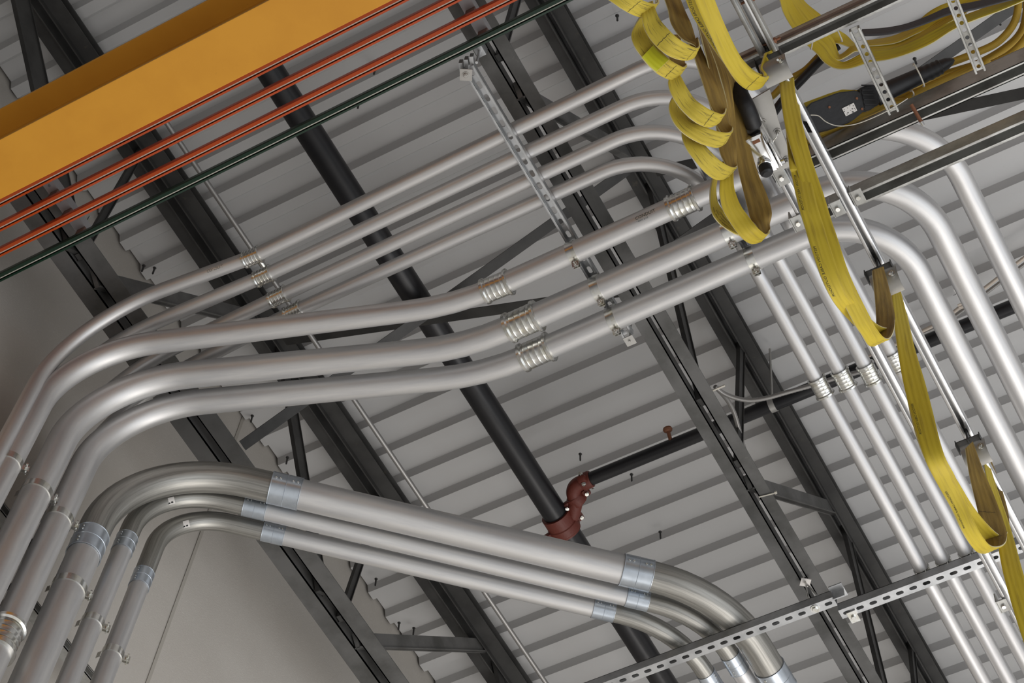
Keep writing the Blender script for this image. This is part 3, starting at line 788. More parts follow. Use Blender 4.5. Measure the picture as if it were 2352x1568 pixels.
def text_mesh(body, size):
    cu = bpy.data.curves.new('txt', 'FONT'); cu.body = body; cu.size = size; cu.resolution_u = 2
    o = bpy.data.objects.new('txt', cu); COL.objects.link(o)
    dg = bpy.context.evaluated_depsgraph_get(); dg.update()
    me = bpy.data.meshes.new_from_object(o.evaluated_get(dg))
    bpy.data.objects.remove(o); bpy.data.curves.remove(cu); return me
def ribbon_text(parent, L, R, S, s0, v0, size, body, th):
    me = text_mesh(body, size)
    for v in me.vertices:
        v.co = rib_point(L, R, S, s0 + v.co.x, v0 - v.co.y, th)
    me.materials.clear(); me.materials.append(M['ink'])
    o = bpy.data.objects.new('printing', me); COL.objects.link(o); o.parent = parent
def ribbon_mark(parent, L, R, S, s0, v0, v1, th):
    bm = NB(); k = 10; pr = None
    for i in range(k + 1):
        v = v0 + (v1 - v0) * i / k; ds = 0.001 * math.sin(i * 2.1)
        cur = [bm.verts.new(rib_point(L, R, S, s0 + ds + e_, v, th)) for e_ in (-.0006, .0006)]
        if pr: bm.faces.new((pr[0], pr[1], cur[1], cur[0]))
        pr = cur
    obj('stitch_mark', bm, M['ink'], parent, smooth=False)

XF = -0.845
# festoon loops that hang from the trolleys
f1 = [(1790, 190, 1824, 180, None, 1), (1793, 220, 1827.5, 220, None, 1), (1804.5, 296.5, 1845.6, 296.5, None, 1), (1826, 373, 1864.8, 369, None, 1), (1846, 446, 1890.6, 444, None, 1),
      (1866.7, 514.6, 1910.7, 510.8, None, 1), (1879, 556, 1924.7, 551, None, 1), (1911, 640, 1951, 632, None, 1), (1958, 736, 1994.7, 722, None, 1), (1979.7, 770, 2013, 755, None, 1),
      (1995, 793, 2032, 776, None, 1), (2010, 790, 2046, 774, None, 1), (2013, 765, 2055, 748, None, 1), (2011, 700, 2052, 705, None, 1), (2006, 650, 2040, 656, None, 1), (2003, 622, 2029, 613, None, 1)]
def shift(rows, dx, dy, k0=0): return [(a + dx, b + dy, c + dx, d + dy) + tuple(r) for (a, b, c, d, *r) in rows]
ribbon('flat_cable', 'front yellow flat cable of the loop between the first and second trolleys', 'cable', f1, X=XF, group='yellow festoon cable loops', marks=[(1.02, .001, .050), (1.10, .001, .050)])
f1b = [(1800, 240, 1836, 240, None, 1), (1812, 373, 1850, 373, None, 1), (1818, 400, 1860, 400, None, 1), (1833, 470, 1876, 470, None, 1), (1849, 523, 1892, 520, None, 1), (1860, 560, 1902, 555, None, 1), (1884, 632, 1926, 625, None, 1), (1912, 690, 1950, 678, None, 1), (1945, 730, 1985, 718, None, 1),
       (1985, 765, 2020, 748, None, 1), (2008, 768, 2046, 752, None, 1), (2016, 745, 2056, 735, None, 1), (2018, 700, 2050, 695, None, 1), (2016, 622, 2036, 613, None, 1)]
ribbon('flat_cable', 'yellow flat cable behind the front one, printed FESTOON CABLE OUTDOOR, first loop', 'cable', f1b, X=XF - 0.016, group='yellow festoon cable loops', text=[(0.10, 0.0125, 0.011, 'FESTOON CABLE OUTDOOR'), (0.42, 0.0125, 0.011, 'FESTOON CABLE OUTDOOR'), (0.68, .0125, .011, 'FESTOON CABLE OUTDOOR')])
f2 = [(2047.6, 672, 2066, 660, None, 1), (2050, 710, 2078, 706, None, 1), (2057, 769.5, 2092.5, 768, None, 1), (2065, 823, 2106, 818, None, 1), (2074, 875, 2123, 873, None, 1), (2090, 940, 2139, 932, None, 1), (2121, 1046, 2166, 1038, None, 1),
      (2150, 1106, 2192, 1090, None, 1), (2185.7, 1169, 2217, 1151, None, 1), (2206, 1213, 2238, 1200, None, 1), (2226, 1247, 2259, 1235.7, None, 1), (2246, 1268, 2280, 1255, None, 1), (2268, 1266, 2306, 1250, None, 1), (2262, 1235, 2313, 1227, None, 1), (2250, 1190, 2304, 1195, None, 1),
      (2239, 1145, 2284, 1140, None, 1), (2226, 1088, 2257, 1077, None, 1), (2217, 1030, 2234, 1014, None, 1)]
ribbon('flat_cable', 'front yellow flat cable of the loop between the second and third trolleys', 'cable', f2, X=XF, group='yellow festoon cable loops', marks=[(1.42, .001, .050), (1.52, .001, .050)], text=[(0.55, 0.0125, 0.009, 'FESTOON CABLE OUTDOOR'), (0.85, 0.0125, 0.009, 'FESTOON CABLE OUTDOOR')])
f2b = [(2052, 690, 2076, 690, None, 1), (2066, 800, 2100, 800, None, 1), (2086, 930, 2128, 930, None, 1), (2118, 1040, 2158, 1034, None, 1), (2160, 1115, 2200, 1105, None, 1), (2205, 1185, 2240, 1170, None, 1), (2250, 1240, 2290, 1225, None, 1), (2272, 1238, 2312, 1226, None, 1), (2270, 1190, 2318, 1190, None, 1), (2262, 1120, 2300, 1120, None, 1), (2245, 1050, 2270, 1045, None, 1), (2228, 1022, 2244, 1014, None, 1)]
ribbon('flat_cable', 'inner yellow flat cable of the loop between the second and third trolleys', 'cable', f2b, X=XF - 0.016, group='yellow festoon cable loops')
f3 = [(2258, 1060, 2268, 1052, None, 1), (2264, 1090, 2279, 1090, None, 1), (2272, 1140, 2296, 1140, None, 1), (2284, 1200, 2316, 1198, None, 1), (2293, 1256, 2332, 1250, None, 1), (2305, 1320, 2351, 1320, None, 1), (2332, 1415, 2379, 1410, None, 1), (2360, 1500, 2405, 1490, None, 1), (2395, 1600, 2440, 1585, None, 1)]
ribbon('flat_cable', 'yellow flat cable leaving the third trolley toward the lower right corner', 'cable', f3, X=XF, group='yellow festoon cable loops')

# gathered loops near the first trolley
def cA(x, y): return (1400 + x / 5.2275, y / 5.2275)
def cB(x, y): return (1400 + x / 4.48, 150 + y / 4.48)
def sw(lst): return [(c, d, a, b, dp, sg) if a > c else (a, b, c, d, dp, sg) for (a, b, c, d, dp, sg) in lst]
def rowsA(lst): return [(*cA(a, b), *cA(c, d), dp - .45, sg) for (a, b, c, d, dp, sg) in sw(lst)]
def rowsB(lst): return [(*cB(a, b), *cB(c, d), dp - .45, sg) for (a, b, c, d, dp, sg) in sw(lst)]
GR = 'gathered yellow cable loops beside the first trolley'
ribbon('flat_cable', 'broad yellow strap falling beside the rail and turning up at the first trolley', 'cable', rowsA([(980, -120, 1220, -130, 5.85, 1), (1022, 0, 1262, -5, 5.86, 1), (1100, 190, 1335, 185, 5.88, 1), (1190, 380, 1405, 350, 5.9, 1), (1310, 640, 1500, 555, 5.93, 1), (1400, 800, 1600, 725, 5.96, 1), (1500, 950, 1690, 835, 5.99, 1),
    (1600, 1048, 1775, 890, 6.02, 1), (1710, 1085, 1860, 925, 6.05, 1), (1830, 1040, 1900, 905, 6.09, 1), (1955, 940, 1850, 890, 6.12, 1), (1962, 840, 1810, 830, 6.14, 1), (1955, 720, 1835, 730, 6.16, 1), (1950, 600, 1860, 640, 6.18, 1)]), group=GR, marks=[(.33, .001, .05), (.42, .001, .05)], th=.008)
ribbon('flat_cable', 'yellow strap printed CABLE OUTDOOR beneath the broad one', 'cable', rowsA([(880, -120, 1100, -130, 5.92, 1), (915, 0, 1140, -5, 5.92, 1), (1000, 200, 1230, 190, 5.95, 1), (1120, 390, 1330, 370, 5.98, 1), (1270, 620, 1470, 560, 6.0, 1), (1430, 830, 1620, 740, 6.04, 1), (1560, 1000, 1740, 850, 6.08, 1), (1700, 1060, 1850, 900, 6.1, 1), (1850, 1010, 1920, 900, 6.14, 1), (1925, 880, 1850, 850, 6.16, 1), (1985, 720, 1860, 760, 6.18, 1), (1998, 620, 1880, 650, 6.2, 1)]), group=GR, text=[(0.02, 0.013, 0.013, 'FESTOON CABLE OUTDOOR')])
ribbon('flat_cable', 'topmost small yellow loop at the upper edge of the bundle', 'cable', rowsA([(-150, -80, 200, -240, 5.72, 1), (20, 20, 210, -130, 5.72, 1), (150, 110, 330, -30, 5.73, 1), (290, 185, 450, 25, 5.76, 1), (400, 207, 540, 45, 5.8, 1), (500, 150, 590, 20, 5.85, 1), (560, 60, 590, -80, 5.88, 1), (560, -100, 600, -200, 5.9, 1)]), mt='yellowd', group=GR, marks=[(.08, .001, .05)])
ribbon('flat_cable', 'second yellow loop of the bundle, overlapping the one with the bright patch', 'cable', rowsA([(400, 60, 520, 20, 5.84, 1), (390, 200, 545, 100, 5.78, 1), (430, 370, 600, 230, 5.76, 1), (530, 520, 705, 355, 5.75, 1), (660, 640, 810, 455, 5.75, 1), (790, 705, 920, 525, 5.77, 1), (910, 727, 1040, 575, 5.8, 1), (1010, 690, 1080, 545, 5.85, 1), (1040, 560, 1060, 450, 5.9, 1),
    (1035, 480, 870, 470, 5.93, 1), (985, 300, 740, 290, 5.95, 1), (900, 120, 700, 110, 5.97, 1), (830, -60, 640, -60, 6.0, 1)]), mt='yellowd', group=GR, marks=[(.16, .001, .05), (.26, .001, .05)])
ribbon('flat_cable', 'yellow loop of the bundle with the bright yellow-green taped patch', 'cable', rowsA([(360, 215, 440, 190, 5.84, 1), (262, 400, 410, 330, 5.82, 1), (300, 560, 470, 450, 5.8, 1), (400, 700, 580, 570, 5.8, 1), (530, 850, 700, 700, 5.8, 1), (640, 925, 800, 765, 5.82, 1), (750, 962, 890, 805, 5.85, 1), (840, 890, 930, 770, 5.9, 1),
    (905, 760, 730, 740, 5.95, 1), (880, 600, 700, 600, 5.98, 1), (840, 420, 690, 420, 6.0, 1)]), mt='yellowd', group=GR, marks=[(.20, .001, .05)])
ribbon('flat_cable', 'yellow loop in the middle of the bundle, below the patched one', 'cable', rowsA([(740, 900, 830, 880, 5.88, 1), (702, 990, 860, 930, 5.84, 1), (740, 1130, 920, 1040, 5.82, 1), (840, 1290, 1010, 1180, 5.82, 1), (980, 1430, 1110, 1260, 5.82, 1), (1100, 1505, 1230, 1330, 5.84, 1), (1210, 1527, 1370, 1370, 5.87, 1), (1330, 1440, 1400, 1300, 5.92, 1),
    (1395, 1300, 1230, 1310, 5.96, 1), (1330, 1080, 1150, 1090, 5.99, 1), (1230, 880, 1080, 880, 6.02, 1), (1150, 700, 1000, 640, 6.04, 1), (1060, 500, 930, 480, 6.06, 1)]), mt='yellowd', group=GR, marks=[(.20, .001, .05), (.30, .001, .05)])
ribbon('flat_cable', 'fifth yellow loop of the bundle, peeking out to the left of the middle one', 'cable', rowsB([(700, 270, 760, 250, 5.9, 1), (625, 370, 740, 320, 5.88, 1), (615, 480, 760, 470, 5.87, 1), (680, 620, 830, 560, 5.86, 1), (800, 730, 930, 610, 5.86, 1), (960, 815, 1090, 675, 5.88, 1), (1110, 846, 1235, 690, 5.91, 1), (1200, 770, 1268, 640, 5.96, 1),
    (1225, 600, 1110, 640, 6.0, 1), (1180, 420, 1040, 440, 6.03, 1), (1120, 250, 1000, 260, 6.05, 1)]), mt='yellowd', group=GR, marks=[(.26, .001, .05)])
ribbon('flat_cable', 'sixth yellow loop of the bundle, just above the lowest pair', 'cable', rowsB([(760, 600, 820, 590, 5.94, 1), (742, 720, 870, 700, 5.92, 1), (790, 860, 960, 800, 5.9, 1), (900, 1010, 1050, 900, 5.9, 1), (1000, 1120, 1140, 985, 5.92, 1), (1110, 1180, 1250, 1045, 5.95, 1), (1220, 1140, 1310, 1040, 6.0, 1),
    (1305, 1000, 1190, 1020, 6.03, 1), (1310, 850, 1130, 880, 6.05, 1), (1265, 640, 1100, 650, 6.08, 1), (1180, 300, 1040, 330, 6.1, 1), (1060, -60, 940, -30, 6.12, 1)]), mt='yellowd', group=GR, marks=[(.24, .001, .05)])
def cC(x, y): return (1630 + x / 9.225, 400 + y / 9.225)
def rowsC(lst): return [(*cC(a, b), *cC(c, d), dp - .45, sg) for (a, b, c, d, dp, sg) in sw(lst)]
ribbon('flat_cable', 'lowest yellow loop of the bundle with white stitching near its bottom', 'cable', rowsC([(260, -260, 480, -300, 6.05, 1), (235, -60, 500, -80, 6.02, 1), (215, 180, 500, 130, 5.98, 1), (210, 420, 525, 340, 5.96, 1), (270, 730, 640, 640, 5.95, 1), (420, 1000, 790, 860, 5.95, 1), (600, 1260, 980, 1100, 5.95, 1), (760, 1420, 1100, 1210, 5.97, 1), (920, 1475, 1200, 1270, 6.0, 1),
    (1100, 1390, 1280, 1180, 6.03, 1), (1270, 1060, 1000, 1110, 6.06, 1), (1320, 850, 870, 960, 6.08, 1), (1270, 600, 800, 700, 6.1, 1), (1150, 280, 700, 300, 6.12, 1), (1030, 0, 625, 0, 6.14, 1), (900, -420, 540, -420, 6.16, 1), (760, -1000, 440, -1000, 6.18, 1), (600, -1700, 300, -1700, 6.18, 1)]), mt='yellow', group=GR, w=.053)
ribbon('flat_cable', 'printed yellow strap curving out to the left under the lowest loop', 'cable', rowsC([(120, -220, 200, -300, 6.1, 1), (60, 100, 150, 110, 6.08, 1), (15, 330, 125, 330, 6.06, 1), (10, 620, 170, 610, 6.04, 1), (60, 850, 300, 800, 6.02, 1), (200, 1040, 420, 960, 6.02, 1), (400, 1190, 640, 1150, 6.02, 1), (600, 1290, 860, 1240, 6.04, 1), (900, 1300, 1100, 1200, 6.06, 1), (1150, 1200, 1240, 1060, 6.1, 1)]), mt='yellowd', group=GR, text=[(0.15, 0.012, 0.008, '600V  4/C  12 AWG'), (0.16, .024, .008, 'FLAT CABLE'), (0.17, .036, .008, 'OUTDOOR')])
# rising middle strands
for k, (lab, rw) in enumerate([
    ('narrow yellow strand rising nearest the left inside the bundle', [(1060, 280, 1090, 270, 6.05, 1), (1110, 480, 1150, 470, 6.05, 1), (1180, 760, 1260, 750, 6.06, 1), (1240, 1000, 1330, 990, 6.07, 1), (1340, 1250, 1400, 1240, 6.07, 1), (1400, 1560, 1450, 1550, 6.08, 1), (1430, 1800, 1490, 1790, 6.1, 1)]),
    ('narrow yellow strand rising through the centre of the bundle', [(1000, 60, 1080, 50, 6.1, 1), (1120, 380, 1210, 370, 6.1, 1), (1230, 640, 1300, 620, 6.1, 1), (1320, 900, 1420, 880, 6.12, 1), (1400, 1200, 1480, 1190, 6.13, 1), (1460, 1600, 1520, 1590, 6.14, 1), (1480, 1900, 1560, 1900, 6.15, 1)]),
    ('long yellow strand rising along the right side of the bundle', [(1100, 60, 1200, 60, 6.16, 1), (1200, 480, 1330, 440, 6.16, 1), (1310, 760, 1430, 760, 6.17, 1), (1400, 1000, 1520, 990, 6.18, 1), (1440, 1300, 1560, 1290, 6.2, 1), (1480, 1700, 1640, 1700, 6.21, 1), (1560, 2000, 1760, 1990, 6.22, 1)])]):
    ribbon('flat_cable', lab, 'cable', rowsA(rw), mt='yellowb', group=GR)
bm_, L_, R_, S_ = None, None, None, None
# bright taped patch
ribbon('tape_patch', 'bright yellow-green tape patch wrapped on a gathered cable loop', 'tape', rowsA([(385, 690, 520, 545, 5.785, 1), (470, 790, 610, 640, 5.785, 1), (560, 865, 715, 715, 5.787, 1)]), mt='yellow', th=.0085)
bpy.data.objects['tape_patch'].data.materials[0] = mat('yellow_green_tape', (0.56, 0.55, 0.02), 0.5)

# ---------------------------------------------------------------- festoon rails and trolleys
ZTR = 7.0
def c_rail(label, px0, px1, ratio, w=0.034, h=0.034, y1=None):
    a = P(px0[0], px0[1], ZTR); b = P(px1[0], px1[1], ZTR); x = ratio * (ZTR - 1.6)
    p0 = Vector((x, a.y, ZTR)); p1 = Vector((x, b.y if y1 is None else y1, ZTR))
    bm = NB(); g = 0.012; t_ = 0.0025; hw = w / 2
    pts = [(-g / 2, 0), (-hw + .006, 0), (-hw + .002, .002), (-hw, .006), (-hw, h), (hw, h), (hw, .006), (hw - .002, .002), (hw - .006, 0), (g / 2, 0), (g / 2, t_), (hw - .006, t_), (hw - t_, .007), (hw - t_, h - t_), (-hw + t_, h - t_), (-hw + t_, .007), (-hw + .006, t_), (-g / 2, t_)]
    prism_section(bm, p0, p1, pts); o = obj('track_rail', bm, M['railm']); tag(o, label, 'rail', 'festoon track rails'); return x
xr1 = c_rail('upper bright festoon rail with three cable trolleys', (1690, -20), (2352, 1260), -0.1578, y1=5.5)
xr2 = c_rail('lower bright festoon rail starting at the zinc plate', (1800, 388), (2352, 1450), -0.182, y1=5.5)
bm = NB()
for k in (-1, 1): box(bm, (xr1 + k * .020, P(1735, 60, ZTR).y, ZTR + .014), 0.012, 0.21, 0.044, bevel=.003)
box(bm, (xr1, P(1735, 60, ZTR).y, ZTR + .038), .05, .21, .004)
t = thing('rail_joint', 'grey sleeve joining the upper festoon rail near the top edge', 'joint', (xr1, P(1735, 60, ZTR).y, ZTR)); obj('sleeve', bm, M['strutd'], t)
yj_ = P(1735, 60, ZTR).y
for yy in (yj_ - .07, yj_ + .07):
    bm = NB(); cyl(bm, (xr1 - .02, yy, ZTR + .02), (xr1 + .045, yy, ZTR + .02), .004, 8); hexnut(bm, (xr1 + .024, yy, ZTR + .02), (1, 0, 0), .009, .008)
    obj('bolt', bm, M['rust'], t)
def trolley(label, px, py, s=1.0):
    c = P(px, py, ZTR - .085); x = xr1; y = c.y
    t = thing('cable_trolley', label, 'trolley', (x, y, ZTR - .05), 'festoon cable trolleys')
    hy = y - .012
    bm = NB(); box(bm, (x, hy, ZTR - .018), .006, .05 * s, .06, bevel=.001); box(bm, (x, hy, ZTR - .040), .088 * s, .045 * s, .004, bevel=.001)
    for k in (-1, 1): box(bm, (x + k * .045 * s, hy - .006, ZTR - .052), .003, .045 * s, .030, bevel=.001)
    obj('hanger', bm, M['joistd'], t, smooth=False)
    bm = NB(); n = 14; r = .050 * s; W = .092 * s; cx = x + .012 * s; cc = Vector((0, y + .020 * s, ZTR - .062 - .020 * s))
    for th_ in (0.0, .003):
        prev = None
        for k in range(n + 1):
            a = math.radians(-25 + 125 * k / n)
            pt = Vector((0, -math.cos(a) * (r + th_), -math.sin(a) * (r + th_)))
            cur = [bm.verts.new((cx - W / 2, cc.y + pt.y, cc.z + pt.z)), bm.verts.new((cx + W / 2, cc.y + pt.y, cc.z + pt.z))]
            if prev: bm.faces.new((prev[0], prev[1], cur[1], cur[0]))
            prev = cur
    obj('saddle', bm, M['plate'], t, label='curved grey cable saddle')
    a = math.radians(25); nv_ = Vector((0, -math.cos(a), -math.sin(a))); q = Vector((cx + W * .30, cc.y, cc.z)) + nv_ * (r + .003)
    dv = Vector((.0, -.35, -1)).normalized(); bm = NB(); lathe(bm, q, nv_, [(0, .011), (.003, .011)], 16); hexnut(bm, q + nv_ * .003, nv_, .007, .005); cyl(bm, q + nv_ * .006, q + nv_ * .008 + dv * .030, .0035, 10)
    obj('bolt', bm, M['chrome'], t)
    for k in (-1, 1):
        bm = NB()
        for yy in (-.02, .02): lathe(bm, (x + k * .004, hy + yy, ZTR + .012), (k, 0, 0), [(0, .010), (.006, .010)], 16)
        obj('wheel_pair', bm, M['rubber'], t)
    return t
trolley('first cable trolley, beside the gathered yellow bundle', 1812, 146, .85)
trolley('middle cable trolley on the festoon rail', 2050, 640, 0.9)
trolley('third cable trolley, at the lower right on the festoon rail', 2254, 1035, 0.85)

# tow plate with connector housing at the end of the lower rail
ZP = 6.93
pl = [(1722, 232), (1768, 205), (1792, 290), (1812, 345), (1816, 382), (1765, 402), (1742, 400), (1690, 300), (1700, 240)]
t = thing('mounting_plate', 'satin zinc plate carrying the connector housing beneath the gathered cables', 'plate', P(1740, 330, ZP))
bm = NB(); v0 = [bm.verts.new(P(x, y, ZP)) for x, y in pl]; f0 = bm.faces.new(v0)
r_ = bmesh.ops.extrude_face_region(bm, geom=[f0])
for v in [g for g in r_['geom'] if isinstance(g, bmesh.types.BMVert)]: v.co.z += 0.008
box(bm, P(1722, 262, ZP - .012), 0.05, 0.12, 0.014, bevel=.005)
obj('plate', bm, M['plate'], t, smooth=False)
for (x, y) in ((1786, 303), (1807, 367), (1752, 281), (1716, 297), (1768, 337)):
    bm = NB(); q = P(x, y, ZP); hexnut(bm, q, (0, 0, -1), .008, .008); lathe(bm, q, (0, 0, -1), [(0, .012), (.002, .012)], 16); cyl(bm, q, q + Vector((0, 0, -.02)), .004, 8)
    obj('bolt', bm, M['plate'], t)
c = P(1747, 345, ZP - .05)
ay = Vector((0.0, 1, 0)); ax = Vector((1, 0, 0))
t = thing('connector_housing', 'polished metal connector housing with a black cable gland', 'connector', c)
bm = NB(); box(bm, c, .062, .125, .070, bevel=.010); obj('housing', bm, M['polished'], t)
bm = NB(); box(bm, c + Vector((0, 0, .030)), .075, .135, .016, bevel=.004); obj('base', bm, M['plate'], t)
bm = NB(); box(bm, P(1737, 325, ZP - .086), .022, .010, .0015, bevel=0); obj('label_plate', bm, M['rust'], t, smooth=False, label='small red and white sticker')
bm = NB(); q = P(1754, 376, ZP - .088); dv = Vector((0.05, .55, -1)).normalized(); lathe(bm, q, dv, [(0, .022), (.008, .022), (.010, .019)], 6); obj('gland_nut', bm, M['polished'], t)
bm = NB(); lathe(bm, q + dv * .010, dv, [(0, .0185), (.012, .0195), (.024, .0185), (.030, .013), (.030, .008)], 20); obj('gland', bm, M['rubber'], t, label='black rubber gland')
bm = NB(); cyl(bm, q + dv * .03, q + dv * .034, .009, 14); obj('cable_stub', bm, M['plate'], t)
bm = NB(); box(bm, c + Vector((.036, .02, -.01)), .006, .08, .03, bevel=.002); cyl(bm, c + Vector((.04, .05, -.02)), c + Vector((.05, .05, -.02)), .008, 12); obj('latch', bm, M['polished'], t)
path = catmull([P(1696, 200, ZP + .02), P(1702, 220, ZP - .01), P(1712, 240, ZP - .04), P(1722, 262, ZP - .05), P(1731, 288, ZP - .045)], 6)
o = tube_obj('black_cable', 'short thick black cable entering the connector housing from above', 'cable', path, .0235, 'rubber')
wire = catmull([P(1786, 303, ZP - .03), P(1783, 315, ZP - .04), P(1776, 325, ZP - .04), P(1775, 345, ZP - .05), P(1782, 365, ZP - .06), P(1798, 392, ZP - .05)], 6)
tube_obj('safety_wire', 'thin steel safety wire looping from the plate bolt to the lower rail', 'wire', wire, .0011, 'chrome', 8)

# ---------------------------------------------------------------- cable tray rails (upper right)
def rail(label, a, b, z, h=0.06, w=0.041, mt='strutd', ext=0.0):
    p0 = P(*a, z); p1 = P(*b, z); yy = (p0.y + p1.y) / 2
    q0 = Vector((p0.x, yy, z + h)); q1 = Vector((p1.x + ext, yy, z + h))
    bm = NB(); channel(bm, q0, q1, w, h, False, False)
    o = obj('tray_rail', bm, M[mt], smooth=False); tag(o, label, 'rail', 'strut rails of the cable tray'); return q0, q1
ZQ = 7.06
rail('uppermost strut rail of the cable tray, behind the first trolley', (1700, 152), (2200, -68), ZQ, ext=1.0)
rail('middle strut rail of the cable tray, under the black connector', (1842, 382), (2352, 158), ZQ, h=0.085, ext=1.0)
rail('lowest strut rail, bolted to both festoon rails', (1838, 512), (2352, 296), ZQ + .01, ext=1.0)
p0 = P(1700, 138, ZQ + .02); p1 = P(2010, -6, ZQ + .02)
bm = NB(); box(bm, ((p0.x + p1.x) / 2 + .3, p0.y, p0.z), p1.x - p0.x + .6, .020, .004); box(bm, ((p0.x + p1.x) / 2 + .3, p0.y + .009, p0.z + .012), p1.x - p0.x + .6, .003, .024)
o = obj('steel_angle', bm, M['brownsteel'], smooth=False); tag(o, 'thin brown steel angle lying beside the uppermost tray rail', 'angle')
def rung(label, a, b, z):
    p0 = P(*a, z); p1 = P(*b, z); d, s, u = frame_of(p1 - p0)
    t = thing('tray_rung', label, 'rung', p0, 'perforated rungs of the cable tray')
    bm = NB(); slot_plate(bm, p0 + Vector((0, 0, .012)), d, s, u, (p1 - p0).length, .026, .002, .0245, .0125, .012)
    for k in (-1, 1): box(bm, (p0 + p1) / 2 + s * (k * .0125) + Vector((0, 0, .002)), (p1 - p0).length, .006, .022, d, s, u, bevel=.001)
    obj('channel', bm, M['strutd'], t, smooth=False)
rung('perforated rung of the cable tray beside the black connector', (1962, 66), (2053, 258), ZQ - .025)
rung('perforated rung of the cable tray nearer the right edge', (2180, -20), (2252, 164), ZQ - .025)
# clips that tie the lowest rail to the festoon rails
def clip(label, px, py, w=.034, l=.05):
    q = P(px, py, ZTR - .004); t = thing('rail_clip', label, 'clip', q, 'bolted clips on the festoon rails')
    bm = NB(); box(bm, q, w, l, .005, bevel=.001); box(bm, q + Vector((-w / 2, 0, .02)), .004, l, .045); obj('plate', bm, M['strutd'], t, smooth=False)
    bm = NB(); hexnut(bm, q + Vector((0, 0, -.002)), (0, 0, -1), .0085, .009); obj('bolt', bm, M['chrome'], t)
clip('bolted clip at the right of the upper festoon rail', 1971, 452); clip('bolted clip between the two festoon rails', 1924, 478)
clip('bolted clip at the left of the lower festoon rail', 1833, 512); clip('bolted clip low on the lower festoon rail above the strut', 2305, 1390)
clip('bolted clip under the zinc plate at the start of the lower festoon rail', 1795, 408)

# ---------------------------------------------------------------- cables lying in the tray
TG = 'cables lying in the tray'
def edge_rows(lo, up, dp, sg=1): return [(a[0], a[1], b[0], b[1], dp if not isinstance(dp, list) else dp[i], sg) for i, (a, b) in enumerate(zip(lo, up))]
lo = [(1772, -70), (1791, 0), (1800, 31), (1822, 68), (1850, 100), (1875, 122), (1893, 143), (1918, 157), (1950, 158), (1985, 147)]
up = [(1800, -75), (1818, -5), (1830, 20), (1853, 52), (1880, 85), (1902, 108), (1915, 128), (1930, 142), (1945, 141), (1975, 125)]
ribbon('flat_cable', 'outer yellow flat cable dipping into the tray from the top edge', 'cable', edge_rows(lo, up, 6.0), w=.045, group=TG)
lo = [(1800, -70), (1812, 0), (1832, 30), (1856, 62), (1880, 95), (1900, 112), (1922, 138), (1945, 130), (1965, 118), (1990, 118)]
up = [(1822, -75), (1832, -5), (1852, 18), (1878, 45), (1900, 72), (1916, 95), (1926, 125), (1938, 122), (1955, 108), (1980, 100)]
ribbon('flat_cable', 'second yellow flat cable dipping into the tray, inside the outer one', 'cable', edge_rows(lo, up, 6.03), w=.045, group=TG)
lo = [(1808, -30), (1830, 12), (1860, 48), (1880, 78), (1900, 98), (1925, 100), (1950, 108), (1968, 118)]
up = [(1826, -36), (1846, 2), (1882, 32), (1905, 52), (1928, 70), (1945, 82), (1960, 98), (1972, 108)]
ribbon('flat_cable', 'upper yellow flat cable folding toward the first rung of the tray', 'cable', edge_rows(lo, up, 6.07), w=.045, group=TG)
lo = [(1960, 155), (1990, 144), (2040, 137), (2090, 122), (2140, 100), (2190, 68), (2240, 46), (2300, 24), (2380, -10)]
up = [(1960, 138), (1990, 122), (2040, 115), (2090, 98), (2140, 72), (2190, 46), (2240, 26), (2300, 4), (2380, -30)]
ribbon('flat_cable', 'lowest bright yellow flat cable crossing both tray rungs', 'cable', edge_rows(lo, up, 6.06), w=.045, group=TG)
lo = [(1975, 125), (2010, 122), (2060, 116), (2100, 100), (2140, 78), (2180, 52), (2220, 30)]
up = [(1975, 105), (2010, 105), (2060, 100), (2100, 82), (2140, 60), (2180, 36), (2220, 14)]
ribbon('flat_cable', 'middle yellow flat cable crossing both tray rungs', 'cable', edge_rows(lo, up, 6.09), w=.045, group=TG)
lo = [(1985, 106), (2020, 104), (2060, 98), (2100, 80), (2140, 62), (2190, 42), (2260, 10), (2360, -30)]
up = [(1985, 94), (2020, 90), (2060, 80), (2100, 58), (2130, 30), (2170, 8), (2240, -12), (2340, -50)]
ribbon('flat_cable', 'uppermost yellow flat cable crossing both tray rungs', 'cable', edge_rows(lo, up, 6.12), w=.05, group=TG)
lo = [(1978, 82), (2030, 80), (2080, 70), (2130, 53), (2180, 34), (2240, 22), (2300, 6), (2380, -14)]
up = [(1980, 68), (2030, 65), (2080, 56), (2130, 38), (2180, 16), (2240, 4), (2300, -10), (2380, -32)]
ribbon('flat_cable', 'dark grey flat cable lying among the yellow ones in the tray', 'cable', edge_rows(lo, up, 6.04), w=.03, mt='graycable', th=.008, group=TG)
bpy.data.objects['flat_cable'].data.materials
for o_ in list(bpy.data.objects):
    if o_.get('label', '').startswith('dark grey flat cable'): o_.data.materials[1] = M['graycable']
def tube_px(name, label, cat, pts, dp, r, mt, group=None, seg=14):
    pp = catmull([PD(x, y, dp if not isinstance(dp, (list, tuple)) else dp[i]) for i, (x, y) in enumerate(pts)], 6)
    return tube_obj(name, label, cat, pp, r, mt, seg, group)
RG = 'brownish yellow round cables looping at the right of the tray'
tube_px('round_cable', 'outermost brownish yellow cable looping at the right edge of the tray', 'cable', [(2358, -30), (2358, 30), (2345, 75), (2310, 110), (2250, 145), (2180, 168), (2110, 192), (2050, 212), (1990, 235), (1900, 262)], 6.1, .0125, 'yellowr', RG)
tube_px('round_cable', 'inner brownish yellow cable looping down from the top right corner', 'cable', [(2338, -30), (2338, 20), (2325, 60), (2290, 98), (2240, 122), (2180, 145), (2120, 165), (2060, 190), (2000, 215)], 6.07, .0115, 'yellowr', RG)
